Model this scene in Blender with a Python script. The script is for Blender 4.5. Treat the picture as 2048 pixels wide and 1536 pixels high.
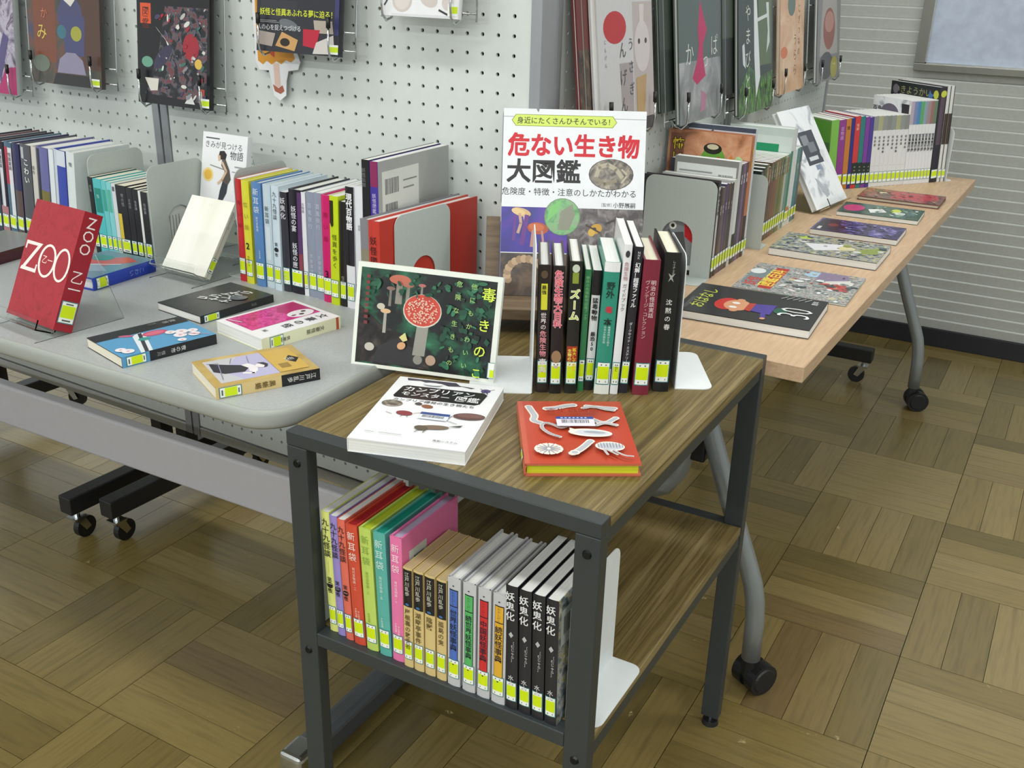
import bpy, bmesh, math, random
from mathutils import Vector, Matrix
random.seed(11)
for o in list(bpy.data.objects): bpy.data.objects.remove(o)
scene = bpy.context.scene
COL = scene.collection

# ------------------------------------------------------------------ camera
# Room frame: X runs along the grey table towards the right, Y runs away along the
# wooden table, Z up. The camera stands at the origin, 1.245 m above the floor.
def camera():
    yaw, pitch, roll = math.radians(29.0), math.radians(22.53), math.radians(-1.515)
    fwd0 = Vector((-math.sin(yaw), math.cos(yaw), 0)); right0 = Vector((math.cos(yaw), math.sin(yaw), 0))
    fwd = fwd0*math.cos(pitch) - Vector((0, 0, 1))*math.sin(pitch)
    down0 = fwd.cross(right0)
    right = right0*math.cos(roll) + down0*math.sin(roll)
    down = down0*math.cos(roll) - right0*math.sin(roll)
    cd = bpy.data.cameras.new('camera'); cd.sensor_fit = 'HORIZONTAL'; cd.sensor_width = 36.0
    cd.lens = 36.0*2035/2048; cd.clip_start = .02; cd.clip_end = 60
    co = bpy.data.objects.new('camera', cd); COL.objects.link(co)
    m = Matrix.Identity(4)
    for i in range(3):
        m[i][0] = right[i]; m[i][1] = -down[i]; m[i][2] = -fwd[i]
    m[2][3] = 1.245
    co.matrix_world = m
    scene.camera = co
    return right, down, fwd
CAM_R, CAM_D, CAM_F = camera()

# ------------------------------------------------------------------ light
scene.view_settings.view_transform = 'Standard'
try: scene.view_settings.look = 'None'
except Exception: pass
scene.view_settings.gamma = 1.0
scene.view_settings.use_curve_mapping = False
scene.view_settings.exposure = 0.3
wd = bpy.data.worlds.new('room_light'); scene.world = wd; wd.use_nodes = True
wd.node_tree.nodes['Background'].inputs[0].default_value = (.93, 1.0, .98, 1)
wd.node_tree.nodes['Background'].inputs[1].default_value = .6
CEIL = 2.62
LAMPS = [(-2.3, .35), (-.55, .35), (1.2, .35), (-2.3, 2.3), (-.55, 2.3), (1.2, 2.3), (-2.3, -1.6), (-.55, -1.6), (1.2, -1.6), (-2.3, -3.6), (-.55, -3.6), (1.2, -3.6)]  # last row is unseen, added to light spines and the pegboard under the table
for i, (lx, ly) in enumerate(LAMPS):
    ld = bpy.data.lights.new('fluorescent_light', 'AREA'); ld.shape = 'RECTANGLE'; ld.size = 1.2; ld.size_y = .22
    ld.energy = {.35: 10.5, 2.3: 15, -1.6: 17, -3.6: 36}[ly]; ld.color = (.97, 1.0, .96)
    lo = bpy.data.objects.new('fluorescent_light', ld); COL.objects.link(lo); lo.location = (lx, ly, CEIL-.075)

# ------------------------------------------------------------------ materials
def lin(c): return c/12.92 if c <= .04045 else ((c+.055)/1.055)**2.4
def rgb(h):
    h = h.lstrip('#'); return tuple(lin(int(h[i:i+2], 16)/255) for i in (0, 2, 4))
MATS = {}
def nt(name):
    m = bpy.data.materials.new(name); m.use_nodes = True
    t = m.node_tree; return m, t, t.nodes['Principled BSDF']
def N(t, typ, **kw):
    n = t.nodes.new(typ)
    for k, v in kw.items(): setattr(n, k, v)
    return n
def ramp(t, stops, interp='LINEAR'):
    r = N(t, 'ShaderNodeValToRGB'); r.color_ramp.interpolation = interp
    e = r.color_ramp.elements
    while len(e) > 1: e.remove(e[0])
    e[0].position = stops[0][0]; e[0].color = (*rgb(stops[0][1]), 1)
    for p, c in stops[1:]:
        x = e.new(p); x.color = (*rgb(c), 1)
    return r
def mat(col, rough=.45, metal=0, spec=.5):
    key = (col, rough, metal, spec)
    if key in MATS: return MATS[key]
    if col.startswith('@'): m = PHOTO[col]()
    else:
        m, t, b = nt('paint_'+col.lstrip('#'))
        c = rgb(col)
        # faint mottling so no surface is perfectly flat in colour
        tc = N(t, 'ShaderNodeTexCoord'); no = N(t, 'ShaderNodeTexNoise'); no.inputs['Scale'].default_value = 55; no.inputs['Detail'].default_value = 3
        t.links.new(tc.outputs['Object'], no.inputs['Vector'])
        mx = N(t, 'ShaderNodeMix', data_type='RGBA', blend_type='MULTIPLY'); mx.inputs[0].default_value = .16
        mx.inputs[6].default_value = (*c, 1); t.links.new(no.outputs['Fac'], mx.inputs[7])
        mx2 = N(t, 'ShaderNodeMix', data_type='RGBA', blend_type='MIX'); mx2.inputs[0].default_value = .5
        mx2.inputs[6].default_value = (*c, 1); t.links.new(mx.outputs[2], mx2.inputs[7])
        t.links.new(mx2.outputs[2], b.inputs['Base Color'])
        b.inputs['Roughness'].default_value = rough; b.inputs['Metallic'].default_value = metal
        b.inputs['Specular IOR Level'].default_value = spec
    MATS[key] = m
    return m
def photo(name, stops, scale=30, detail=6, rough=.25, dist=1.2, stretch=(1, 1, 1)):
    def f():
        m, t, b = nt('print_'+name)
        tc = N(t, 'ShaderNodeTexCoord'); mp = N(t, 'ShaderNodeMapping'); mp.inputs['Scale'].default_value = stretch
        no = N(t, 'ShaderNodeTexNoise'); no.inputs['Scale'].default_value = scale; no.inputs['Detail'].default_value = detail; no.inputs['Distortion'].default_value = dist
        t.links.new(tc.outputs['Object'], mp.inputs[0]); t.links.new(mp.outputs[0], no.inputs['Vector'])
        r = ramp(t, stops); t.links.new(no.outputs['Fac'], r.inputs[0]); t.links.new(r.outputs[0], b.inputs['Base Color'])
        b.inputs['Roughness'].default_value = rough
        return m
    return f
PHOTO = {
 '@forest': photo('forest', [(.36, '#15181a'), (.5, '#1e2322'), (.57, '#1f4a38'), (.66, '#2a5f46'), (.74, '#377a58')], 34, 8, .25, .3),
 '@soil': photo('soil', [(.35, '#1b1718'), (.5, '#2a2424'), (.62, '#3c3432'), (.75, '#56504c')], 45),
 '@bark': photo('bark', [(.35, '#3a3336'), (.5, '#5b5356'), (.62, '#7a7274'), (.75, '#a39c9c')], 60),
 '@brown': photo('brown', [(.35, '#2e2420'), (.5, '#4a3a30'), (.7, '#6b5644')], 25),
 '@jelly': photo('jelly', [(.35, '#281a78'), (.5, '#33239a'), (.7, '#5a2aa0')], 12),
 '@leaf': photo('leaf', [(.35, '#4f8f58'), (.5, '#79b578'), (.65, '#8f9d85'), (.75, '#5b5e54')], 40),
 '@bug': photo('bug', [(.35, '#4a4440'), (.5, '#7b736a'), (.65, '#a59c8e'), (.75, '#cfc7b8')], 70),
 '@night': photo('night', [(.4, '#191a20'), (.52, '#34343c'), (.6, '#6a4a58'), (.66, '#2f4a52'), (.75, '#b9b4ae')], 45),
 '@purple': photo('purple', [(.36, '#1d1a24'), (.5, '#3a2f62'), (.62, '#6d63a8'), (.75, '#a7a2cf')], 30),
 '@redart': photo('redart', [(.36, '#4a3a38'), (.5, '#7a4a48'), (.58, '#b8404e'), (.7, '#5e4e4a'), (.8, '#c8b8a8')], 30),
 '@greenart': photo('greenart', [(.36, '#22362f'), (.5, '#39604f'), (.58, '#2d5a66'), (.7, '#7d9a78')], 30),
 '@comic': photo('comic', [(.3, '#3f4a4e'), (.45, '#8c9594'), (.52, '#b9b8b4'), (.6, '#7d6a70'), (.7, '#d8d6d4')], 90, 8, .25, .4),
 '@comic2': photo('comic2', [(.3, '#2c3338'), (.45, '#6f7a7c'), (.53, '#aaa6a6'), (.6, '#9a9a4c'), (.72, '#d8d8d8')], 80, 8, .25, .4),
 '@magenta': photo('magenta', [(.3, '#8e1e58'), (.48, '#d02a82'), (.6, '#e0489c'), (.75, '#7a2a52')], 90, 6),
 '@beast': photo('beast', [(.3, '#141418'), (.46, '#26262c'), (.53, '#5b5a62'), (.6, '#7a2c3a'), (.66, '#3e5a58'), (.76, '#d6d4d0')], 60, 8, .25, .5),
 '@hall': photo('hall', [(.3, '#3a3a36'), (.48, '#4f4c46'), (.58, '#6b4a38'), (.7, '#4a4660')], 14, 3),
 '@grove': photo('grove', [(.3, '#2e3b30'), (.46, '#3d5538'), (.58, '#5c8a44'), (.72, '#7aa85a')], 26, 5, stretch=(1, 4, 1)),
 '@smoke': photo('smoke', [(.3, '#6b6e70'), (.5, '#858789'), (.68, '#a9a9ac')], 12, 4),
 '@sepia': photo('sepia', [(.3, '#c79a72'), (.5, '#d9b08c'), (.7, '#e2c3a4')], 10, 3),
 '@kappa': photo('kappa', [(.3, '#8a5a40'), (.45, '#c98a66'), (.6, '#e0a986'), (.75, '#d98a50')], 16, 4),
 '@cream': photo('cream', [(.3, '#e6e3d6'), (.5, '#f4f2ea'), (.7, '#fbfaf6')], 9, 3, rough=.35, stretch=(1, 1, .3)),
 '@gold': photo('gold', [(.3, '#ab8d4e'), (.5, '#bda05e'), (.7, '#c9b074')], 14, 3),
 '@noisered': photo('noisered', [(.3, '#981626'), (.5, '#a61c2c'), (.7, '#901422')], 60, 6),
 '@spread': photo('spread', [(.3, '#3c3642'), (.44, '#8a7f96'), (.55, '#b9b2c4'), (.62, '#5a4460'), (.75, '#e4e2ea')], 22, 6),
 '@ink': photo('ink', [(.3, '#f2f2f4'), (.55, '#eceef2'), (.64, '#b9bcc4'), (.76, '#8e929c')], 14, 5),
}
def wood_mat(name, stops, scale, stretch, rough, bump=.05, coat=0):
    m, t, b = nt(name)
    tc = N(t, 'ShaderNodeTexCoord'); mp = N(t, 'ShaderNodeMapping'); mp.inputs['Scale'].default_value = stretch
    t.links.new(tc.outputs['Object'], mp.inputs[0])
    no = N(t, 'ShaderNodeTexNoise'); no.inputs['Scale'].default_value = scale; no.inputs['Detail'].default_value = 5; no.inputs['Roughness'].default_value = .55; no.inputs['Distortion'].default_value = .15
    t.links.new(mp.outputs[0], no.inputs['Vector'])
    r = ramp(t, stops); t.links.new(no.outputs['Fac'], r.inputs[0]); t.links.new(r.outputs[0], b.inputs['Base Color'])
    b.inputs['Roughness'].default_value = rough; b.inputs['Coat Weight'].default_value = coat; b.inputs['Coat Roughness'].default_value = .25
    bp = N(t, 'ShaderNodeBump'); bp.inputs['Strength'].default_value = bump; bp.inputs['Distance'].default_value = .001
    t.links.new(no.outputs['Fac'], bp.inputs['Height']); t.links.new(bp.outputs[0], b.inputs['Normal'])
    return m
M_WALNUT = wood_mat('walnut_laminate', [(.28, '#44391f'), (.4, '#64552f'), (.48, '#7c6b42'), (.54, '#5f502d'), (.6, '#83724a'), (.7, '#8f7e56')], 3.2, (24, .55, 24), .36, .02)
M_BEECH = wood_mat('beech_laminate', [(.3, '#bb9b7e'), (.5, '#c5a687'), (.7, '#cdb193')], 20, (8, .8, 8), .42, .01)
M_STANDWOOD = wood_mat('dark_stained_wood', [(.3, '#5d4a3a'), (.5, '#72604c'), (.7, '#826f58')], 12, (1, 8, 8), .5)
def parquet_mat():
    m, t, b = nt('parquet_oak')
    tc = N(t, 'ShaderNodeTexCoord'); oi = N(t, 'ShaderNodeObjectInfo'); ge = N(t, 'ShaderNodeNewGeometry')
    add = N(t, 'ShaderNodeMath', operation='ADD'); t.links.new(oi.outputs['Random'], add.inputs[0]); t.links.new(ge.outputs['Random Per Island'], add.inputs[1])
    fr = N(t, 'ShaderNodeMath', operation='FRACT'); t.links.new(add.outputs[0], fr.inputs[0])
    r = ramp(t, [(0, '#65572d'), (.12, '#756538'), (.4, '#7e6d3e'), (.65, '#867444'), (.88, '#907e50'), (1, '#76623e')])
    t.links.new(fr.outputs[0], r.inputs[0])
    mp = N(t, 'ShaderNodeMapping'); mp.inputs['Scale'].default_value = (3, 45, 45)
    ml = N(t, 'ShaderNodeVectorMath', operation='ADD'); t.links.new(tc.outputs['Object'], ml.inputs[0])
    cx = N(t, 'ShaderNodeCombineXYZ'); k = N(t, 'ShaderNodeMath', operation='MULTIPLY'); k.inputs[1].default_value = 37; t.links.new(fr.outputs[0], k.inputs[0]); t.links.new(k.outputs[0], cx.inputs[0]); t.links.new(cx.outputs[0], ml.inputs[1])
    t.links.new(ml.outputs[0], mp.inputs[0])
    no = N(t, 'ShaderNodeTexNoise'); no.inputs['Scale'].default_value = 2.2; no.inputs['Detail'].default_value = 6; t.links.new(mp.outputs[0], no.inputs['Vector'])
    r2 = ramp(t, [(.3, '#b8b8b8'), (.55, '#ffffff'), (.8, '#d0d0d0')]); t.links.new(no.outputs['Fac'], r2.inputs[0])
    mx = N(t, 'ShaderNodeMix', data_type='RGBA', blend_type='MULTIPLY'); mx.inputs[0].default_value = .55
    t.links.new(r.outputs[0], mx.inputs[6]); t.links.new(r2.outputs[0], mx.inputs[7])
    # scuffs and chipped varnish
    sc = N(t, 'ShaderNodeTexNoise'); sc.inputs['Scale'].default_value = 13; sc.inputs['Detail'].default_value = 9; sc.inputs['Roughness'].default_value = .72; t.links.new(ml.outputs[0], sc.inputs['Vector'])
    r3 = ramp(t, [(.655, '#000000'), (.685, '#ffffff')]); t.links.new(sc.outputs['Fac'], r3.inputs[0])
    mx2 = N(t, 'ShaderNodeMix', data_type='RGBA'); t.links.new(r3.outputs[0], mx2.inputs[0]); t.links.new(mx.outputs[2], mx2.inputs[6]); mx2.inputs[7].default_value = (*rgb('#b7a878'), 1)
    t.links.new(mx2.outputs[2], b.inputs['Base Color'])
    b.inputs['Roughness'].default_value = .34; b.inputs['Coat Weight'].default_value = .6; b.inputs['Coat Roughness'].default_value = .2
    bp = N(t, 'ShaderNodeBump'); bp.inputs['Strength'].default_value = .06; bp.inputs['Distance'].default_value = .002
    t.links.new(no.outputs['Fac'], bp.inputs['Height']); t.links.new(bp.outputs[0], b.inputs['Normal'])
    return m
M_PARQUET = parquet_mat()
def pages_mat(name, c1, c2):
    m, t, b = nt(name)
    tc = N(t, 'ShaderNodeTexCoord'); mp = N(t, 'ShaderNodeMapping'); mp.inputs['Scale'].default_value = (1400, 6, 6); t.links.new(tc.outputs['Object'], mp.inputs[0])
    no = N(t, 'ShaderNodeTexNoise'); no.inputs['Scale'].default_value = 1; no.inputs['Detail'].default_value = 2; t.links.new(mp.outputs[0], no.inputs['Vector'])
    r = ramp(t, [(.3, c1), (.7, c2)]); t.links.new(no.outputs['Fac'], r.inputs[0]); t.links.new(r.outputs[0], b.inputs['Base Color'])
    b.inputs['Roughness'].default_value = .8
    return m
P_WHITE = pages_mat('page_edges_white', '#d2d2d0', '#f0f0ee')
P_CREAM = pages_mat('page_edges_cream', '#d8cfba', '#eee8d8')
P_TAN = pages_mat('page_edges_tan', '#a9926a', '#c4ae86')
P_YELLOW = pages_mat('page_edges_yellow', '#b8b814', '#d8dc2c')
PG = {'w': P_WHITE, 'c': P_CREAM, 't': P_TAN, 'y': P_YELLOW}
def acrylic():
    m, t, b = nt('clear_acrylic')
    b.inputs['Base Color'].default_value = (.97, .99, .98, 1); b.inputs['Roughness'].default_value = .03
    b.inputs['Transmission Weight'].default_value = 1; b.inputs['IOR'].default_value = 1.16
    return m
M_ACRYLIC = acrylic()
CHROME = mat('#c9ccce', .18, 1.0); STEEL = mat('#8f9496', .35, .35); BLACKPL = mat('#17171a', .42); DARKFR = mat('#33383a', .42)
def dustmat(name, c1, c2, scale, rough, bump=0):
    m, t, b = nt(name)
    tc = N(t, 'ShaderNodeTexCoord'); no = N(t, 'ShaderNodeTexNoise'); no.inputs['Scale'].default_value = scale; no.inputs['Detail'].default_value = 4; t.links.new(tc.outputs['Object'], no.inputs['Vector'])
    r = ramp(t, [(.35, c1), (.65, c2)]); t.links.new(no.outputs['Fac'], r.inputs[0]); t.links.new(r.outputs[0], b.inputs['Base Color']); b.inputs['Roughness'].default_value = rough
    if bump:
        bp = N(t, 'ShaderNodeBump'); bp.inputs['Strength'].default_value = bump; bp.inputs['Distance'].default_value = .002
        t.links.new(no.outputs['Fac'], bp.inputs['Height']); t.links.new(bp.outputs[0], b.inputs['Normal'])
    return m
M_GREYTOP = dustmat('grey_laminate', '#a2a5a7', '#abaeb0', 260, .42)
M_GREYRIM = mat('#9fa29e', .4)
M_PEG = mat('#d6dbd9', .5)
M_BE = dustmat('grey_enamel', '#b6bebb', '#bac2bf', 300, .5)
M_BEW = mat('#e4e8ea', .45)
M_WALL = dustmat('painted_wall_panel', '#b0b2ae', '#b5b7b3', 90, .6)
M_FROST = dustmat('frosted_glass', '#abb4c8', '#b8c1d4', 30, .3, .4)

# ------------------------------------------------------------------ mesh helpers
class MB:
    def __init__(s): s.v = []; s.f = []; s.m = []; s.mats = []
    def mi(s, m):
        if m not in s.mats: s.mats.append(m)
        return s.mats.index(m)
    def add(s, vs, fs, m):
        b = len(s.v); s.v += [tuple(v) for v in vs]; i = s.mi(m)
        for f in fs: s.f.append(tuple(b+k for k in f)); s.m.append(i)
        return s
    def box(s, x0, x1, y0, y1, z0, z1, m):
        vs = [(x, y, z) for x in (x0, x1) for y in (y0, y1) for z in (z0, z1)]
        return s.add(vs, [(0, 1, 3, 2), (4, 6, 7, 5), (0, 4, 5, 1), (2, 3, 7, 6), (0, 2, 6, 4), (1, 5, 7, 3)], m)
    def prism(s, pts, d, m):
        """pts: 3-D outline (counter-clockwise seen from the tip of d), extruded by -d"""
        d = Vector(d); n = len(pts); vs = [Vector(p) for p in pts] + [Vector(p)-d for p in pts]
        fs = [tuple(range(n)), tuple(range(2*n-1, n-1, -1))] + [(i, n+i, n+(i+1) % n, (i+1) % n) for i in range(n)]
        return s.add(vs, fs, m)
    def tube(s, path, r, m, n=10, cap=True):
        path = [Vector(p) for p in path]; rs = r if isinstance(r, (list, tuple)) else [r]*len(path)
        rings = []; up = None
        for i, p in enumerate(path):
            a = path[max(i-1, 0)]; b = path[min(i+1, len(path)-1)]; t = (b-a).normalized()
            if up is None: up = t.orthogonal().normalized()
            up = (up - t*up.dot(t))
            up = up.normalized() if up.length > 1e-6 else t.orthogonal().normalized()
            w = t.cross(up); rings.append([p + (up*math.cos(2*math.pi*k/n) + w*math.sin(2*math.pi*k/n))*rs[i] for k in range(n)])
        vs = [v for ring in rings for v in ring]; fs = []
        for i in range(len(path)-1):
            for k in range(n): fs.append((i*n+k, i*n+(k+1) % n, (i+1)*n+(k+1) % n, (i+1)*n+k))
        if cap: fs += [tuple(range(n-1, -1, -1)), tuple((len(path)-1)*n+k for k in range(n))]
        return s.add(vs, fs, m)
    def disc(s, c, axis, r, h, m, n=20, r2=None):
        a = Vector(axis).normalized(); c = Vector(c)
        return s.tube([c, c+a*h], [r, r2 if r2 is not None else r], m, n)
    def build(s, name, parent=None, smooth=False, bevel=0, seg=2, auto=False):
        me = bpy.data.meshes.new(name); me.from_pydata(s.v, [], s.f)
        for m in s.mats: me.materials.append(m)
        for p, i in zip(me.polygons, s.m): p.material_index = i; p.use_smooth = smooth
        me.update()
        o = bpy.data.objects.new(name, me); COL.objects.link(o)
        if parent: o.parent = parent
        if bevel:
            b = o.modifiers.new('bevel', 'BEVEL'); b.width = bevel; b.segments = seg; b.limit_method = 'ANGLE'; b.angle_limit = math.radians(40)
            b.harden_normals = False
        if smooth and auto:
            for p in me.polygons: p.use_smooth = True
            me.set_sharp_from_angle(angle=math.radians(38))
        return o
def tag(o, label, cat, group=None, kind=None):
    if label: o['label'] = label
    if cat: o['category'] = cat
    if group: o['group'] = group
    if kind: o['kind'] = kind
    return o
def thing(name, label, cat, loc=(0, 0, 0), rz=0, group=None, matrix=None):
    o = bpy.data.objects.new(name, None); COL.objects.link(o); o.empty_display_size = .03
    if matrix is not None: o.matrix_world = matrix
    else: o.location = loc; o.rotation_euler = (0, 0, rz)
    return tag(o, label, cat, group)
def arc(cx, cy, r, a0, a1, n=6): return [(cx+r*math.cos(math.radians(a0+(a1-a0)*i/n)), cy+r*math.sin(math.radians(a0+(a1-a0)*i/n))) for i in range(n+1)]
def rrect(x0, y0, x1, y1, r, n=6, corners=(1, 1, 1, 1)):
    p = []
    for (cx, cy, a, on) in ((x1-r, y0+r, -90, corners[0]), (x1-r, y1-r, 0, corners[1]), (x0+r, y1-r, 90, corners[2]), (x0+r, y0+r, 180, corners[3])):
        if on: p += arc(cx, cy, r, a, a+90, n)
        else: p.append({-90: (x1, y0), 0: (x1, y1), 90: (x0, y1), 180: (x0, y0)}[a])
    return p

# ------------------------------------------------------------------ lettering
GL = {}
def glyphs(txt, bold=0.0):
    key = (txt, bold)
    if key in GL: return GL[key]
    c = bpy.data.curves.new('lettering', 'FONT'); c.body = txt; c.resolution_u = 2; c.align_x = 'CENTER'; c.offset = bold
    o = bpy.data.objects.new('lettering', c); me = o.to_mesh()
    r = ([(v.co.x, v.co.y) for v in me.vertices], [tuple(p.vertices) for p in me.polygons])
    o.to_mesh_clear(); bpy.data.objects.remove(o); bpy.data.curves.remove(c)
    GL[key] = r
    return r
VERT_ROT = set('ー―-〜')
def scatter(seed, n, u0, v0, u1, v1, cols, smin, smax, asp=1.0):
    # loose little painted shapes: leaves, feathers, splashes
    r = random.Random(seed); o = []
    for _ in range(n):
        u, v, s, c = r.uniform(u0, u1), r.uniform(v0, v1), r.uniform(smin, smax), r.choice(cols); a = r.uniform(0, 180)
        if r.random() < .6: o.append(('e', u, v, s, s*r.uniform(.3, .7)*asp, c, a))
        else:
            k = r.randint(3, 5); t = r.uniform(0, 6.28)
            o.append(('p', [(u+s*r.uniform(.5, 1)*math.cos(t+6.283*i/k), v+s*asp*r.uniform(.5, 1)*math.sin(t+6.283*i/k)) for i in range(k)], c))
    return o
def fat(b):
    d = b-.009
    if d <= .002: return [(0, 0)]
    return [(d*x, d*y) for x, y in ((-1, -1), (1, -1), (1, 1), (-1, 1), (0, 0))]
def art(fmap, W, H, items, pr, le):
    """lay flat print on a face; u, v are fractions of the face"""
    for k, it in enumerate(items):
        e = .00012+.00006*k if len(items) < 40 else .00012+.000016*k; c = it[0]
        P = lambda u, v: fmap(u*W, v*H, e)
        if c == 'r':
            _, u0, v0, u1, v1, col = it; pr.add([P(u0, v0), P(u1, v0), P(u1, v1), P(u0, v1)], [(0, 1, 2, 3)], mat(col, .3))
        elif c == 'e':
            cu, cv, ru, rv, col = it[1:6]; a = math.radians(it[6]) if len(it) > 6 else 0; n = 22
            pts = []
            for i in range(n):
                x = ru*W*math.cos(2*math.pi*i/n); y = rv*H*math.sin(2*math.pi*i/n)
                pts.append(fmap(cu*W+x*math.cos(a)-y*math.sin(a), cv*H+x*math.sin(a)+y*math.cos(a), e))
            pr.add(pts, [tuple(range(n))], mat(col, .3))
        elif c == 'p':
            pts = [P(*q) for q in it[1]]; pr.add(pts, [tuple(range(len(pts)))], mat(it[2], .3))
        elif c == 'l':
            pts = it[1]; w = it[2]*W/2
            for (a, b) in zip(pts, pts[1:]):
                ax, ay, bx, by = a[0]*W, a[1]*H, b[0]*W, b[1]*H; L = math.hypot(bx-ax, by-ay) or 1
                nx, ny = -(by-ay)/L*w, (bx-ax)/L*w; ex, ey = (bx-ax)/L*w*.5, (by-ay)/L*w*.5
                pr.add([fmap(ax-nx-ex, ay-ny-ey, e), fmap(bx-nx+ex, by-ny+ey, e), fmap(bx+nx+ex, by+ny+ey, e), fmap(ax+nx-ex, ay+ny-ey, e)], [(0, 1, 2, 3)], mat(it[3], .3))
        elif c == 'bar':      # barcode: u0 v0 u1 v1
            _, u0, v0, u1, v1 = it; rnd = random.Random(5); u = u0
            while u < u1:
                d = (u1-u0)*rnd.choice((.012, .02, .03)); pr.add([P(u, v0), P(min(u+d, u1), v0), P(min(u+d, u1), v1), P(u, v1)], [(0, 1, 2, 3)], mat('#2a2a2e', .4)); u += d+(u1-u0)*rnd.choice((.012, .02, .028))
        elif c == 't':
            _, txt, u, vt, size, col = it[:6]; bold = it[6] if len(it) > 6 else 0; step = it[7] if len(it) > 7 else 1.06
            s = size*W; y = vt*H; sh_ = fat(bold); bold = min(bold, .009)
            for ch in txt:
                if ch == ' ': y -= s*.5; continue
                vs, fs = glyphs(ch, bold)
                if vs:
                    for q_, (ox, oy) in enumerate(sh_):
                        pts = []; e2 = e+.000011*q_
                        for (x, yy) in vs:
                            xx, y2 = x, yy-.38
                            if ch in VERT_ROT: xx, y2 = y2, -x
                            pts.append(fmap(u*W+(xx+ox)*s, y-s*.5+(y2+oy)*s, e2))
                        le.add(pts, fs, mat(col, .35))
                y -= s*step
        elif c == 'h':
            _, txt, u, v, size, col = it[:6]; bold = it[6] if len(it) > 6 else 0; sx = it[7] if len(it) > 7 else 1; shear = it[8] if len(it) > 8 else 0
            s = size*W; sh_ = fat(bold); vs, fs = glyphs(txt, min(bold, .009))
            for q_, (ox, oy) in enumerate(sh_): le.add([fmap(u*W+(x+ox)*s*sx+shear*y*s, v*H+(y+oy)*s, e+.000011*q_) for x, y in vs], fs, mat(col, .35))
def book(name, label, M, T, D, H, cover, spine=(), left=(), right=(), pages='w', hard=False, sticker='full', group=None, cat='book', cl=None, cr=None, sb=.011, sh=.026, rough=.3, round_spine=False):
    t = .0026 if hard else .0011
    ov = .003 if hard else .0006
    root = thing(name, label, cat, group=group, matrix=M)
    ms, ml, mr = mat(cover, rough), mat(cl or cover, rough), mat(cr or cover, rough)
    b = MB()
    # spine profile: gently rounded, then the two boards
    bow = min(.0016, T*.09) if (hard or round_spine) else .0002
    n = 6
    out = [(T*i/n, -bow*math.sin(math.pi*i/n)) for i in range(n+1)]
    inn = [(t+(T-2*t)*i/n, t-bow*.8*math.sin(math.pi*i/n)) for i in range(n+1)]
    for i in range(n):
        (x0, y0), (x1, y1) = out[i], out[i+1]; (a0, b0), (a1, b1) = inn[i], inn[i+1]
        b.add([(x0, y0, 0), (x1, y1, 0), (x1, y1, H), (x0, y0, H), (a0, b0, 0), (a1, b1, 0), (a1, b1, H), (a0, b0, H)],
              [(0, 1, 2, 3), (5, 4, 7, 6), (3, 2, 6, 7), (1, 0, 4, 5)], ms)
    b.box(0, t, 0, D, 0, H, ml); b.box(T-t, T, 0, D, 0, H, mr)
    b.build('cover', root, smooth=False)
    p = MB(); p.box(t, T-t, t, D-ov, ov, H-ov, PG[pages]); p.build('page_block', root)
    sy = lambda u, v, e: (u, -bow*math.sin(math.pi*min(max(u/T, 0), 1))-e, v)
    pr, le = MB(), MB()
    def fs(u, v, e): return sy(u, v, e)
    # long spine prints follow the bow: split rectangles into strips
    sp = []
    for it in spine:
        if it[0] == 'r':
            _, u0, v0, u1, v1, col = it; m = 4
            for i in range(m): sp.append(('r', u0+(u1-u0)*i/m, v0, u0+(u1-u0)*(i+1)/m, v1, col))
        else: sp.append(it)
    art(fs, T, H, [i for i in sp if i[0] == 'r'], pr, le)
    art(lambda u, v, e: (u, -bow-e-.0005, v), T, H, [i for i in sp if i[0] != 'r'], pr, le)
    art(lambda u, v, e: (-e, D-u, v), D, H, left, pr, le)
    art(lambda u, v, e: (T+e, u, v), D, H, right, pr, le)
    if pr.f: pr.build('cover_print', root)
    if le.f: le.build('lettering', root)
    if sticker:
        k = MB(); w0, w1 = .06, .94
        for (a, z0, z1, cc, lay) in ((0, 0, 1, '#3f7f86', 0), (.06, .04, .96, '#f2f5f0', 1), (.08, .25, .8, '#d2e80e', 2)):
            m = 4; u0, u1 = w0+a*(w1-w0), w1-a*(w1-w0)
            for i in range(m):
                ua, ub = (u0+(u1-u0)*i/m)*T, (u0+(u1-u0)*(i+1)/m)*T; e = .0006+.00006*lay
                k.add([fs(ua, sb+sh*z0, e), fs(ub, sb+sh*z0, e), fs(ub, sb+sh*z1, e), fs(ua, sb+sh*z1, e)], [(0, 1, 2, 3)], mat(cc, .35))
        if sticker == 'full':
            for (ua, ub, va, vb) in ((.3, .7, .84, .9), (.28, .74, .1, .17)):
                k.add([fs(ua*T, sb+sh*va, .0008), fs(ub*T, sb+sh*va, .0008), fs(ub*T, sb+sh*vb, .0008), fs(ua*T, sb+sh*vb, .0008)], [(0, 1, 2, 3)], mat('#5a625a', .5))
        k.build('library_label', root)
    return root
def standing(x, y, z, yaw, dx, H, T):
    a = math.atan2(dx, H)
    return Matrix.Translation((x, y, z+max(0, T*math.sin(a)))) @ Matrix.Rotation(math.radians(yaw), 4, 'Z') @ Matrix.Rotation(a, 4, 'Y')
def facing(face, bl, u, up, T, D):
    """matrix that puts the chosen cover ('L' or 'R') with its lower left corner at bl, reading direction u, head direction up"""
    u = Vector(u).normalized(); up = Vector(up).normalized(); n = u.cross(up); bl = Vector(bl)
    if face == 'L': x, y, z, o = -n, -u, up, bl+u*D
    else: x, y, z, o = n, u, up, bl-n*T
    m = Matrix.Identity(4)
    for i in range(3): m[i][0], m[i][1], m[i][2], m[i][3] = x[i], y[i], z[i], o[i]
    return m
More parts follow.
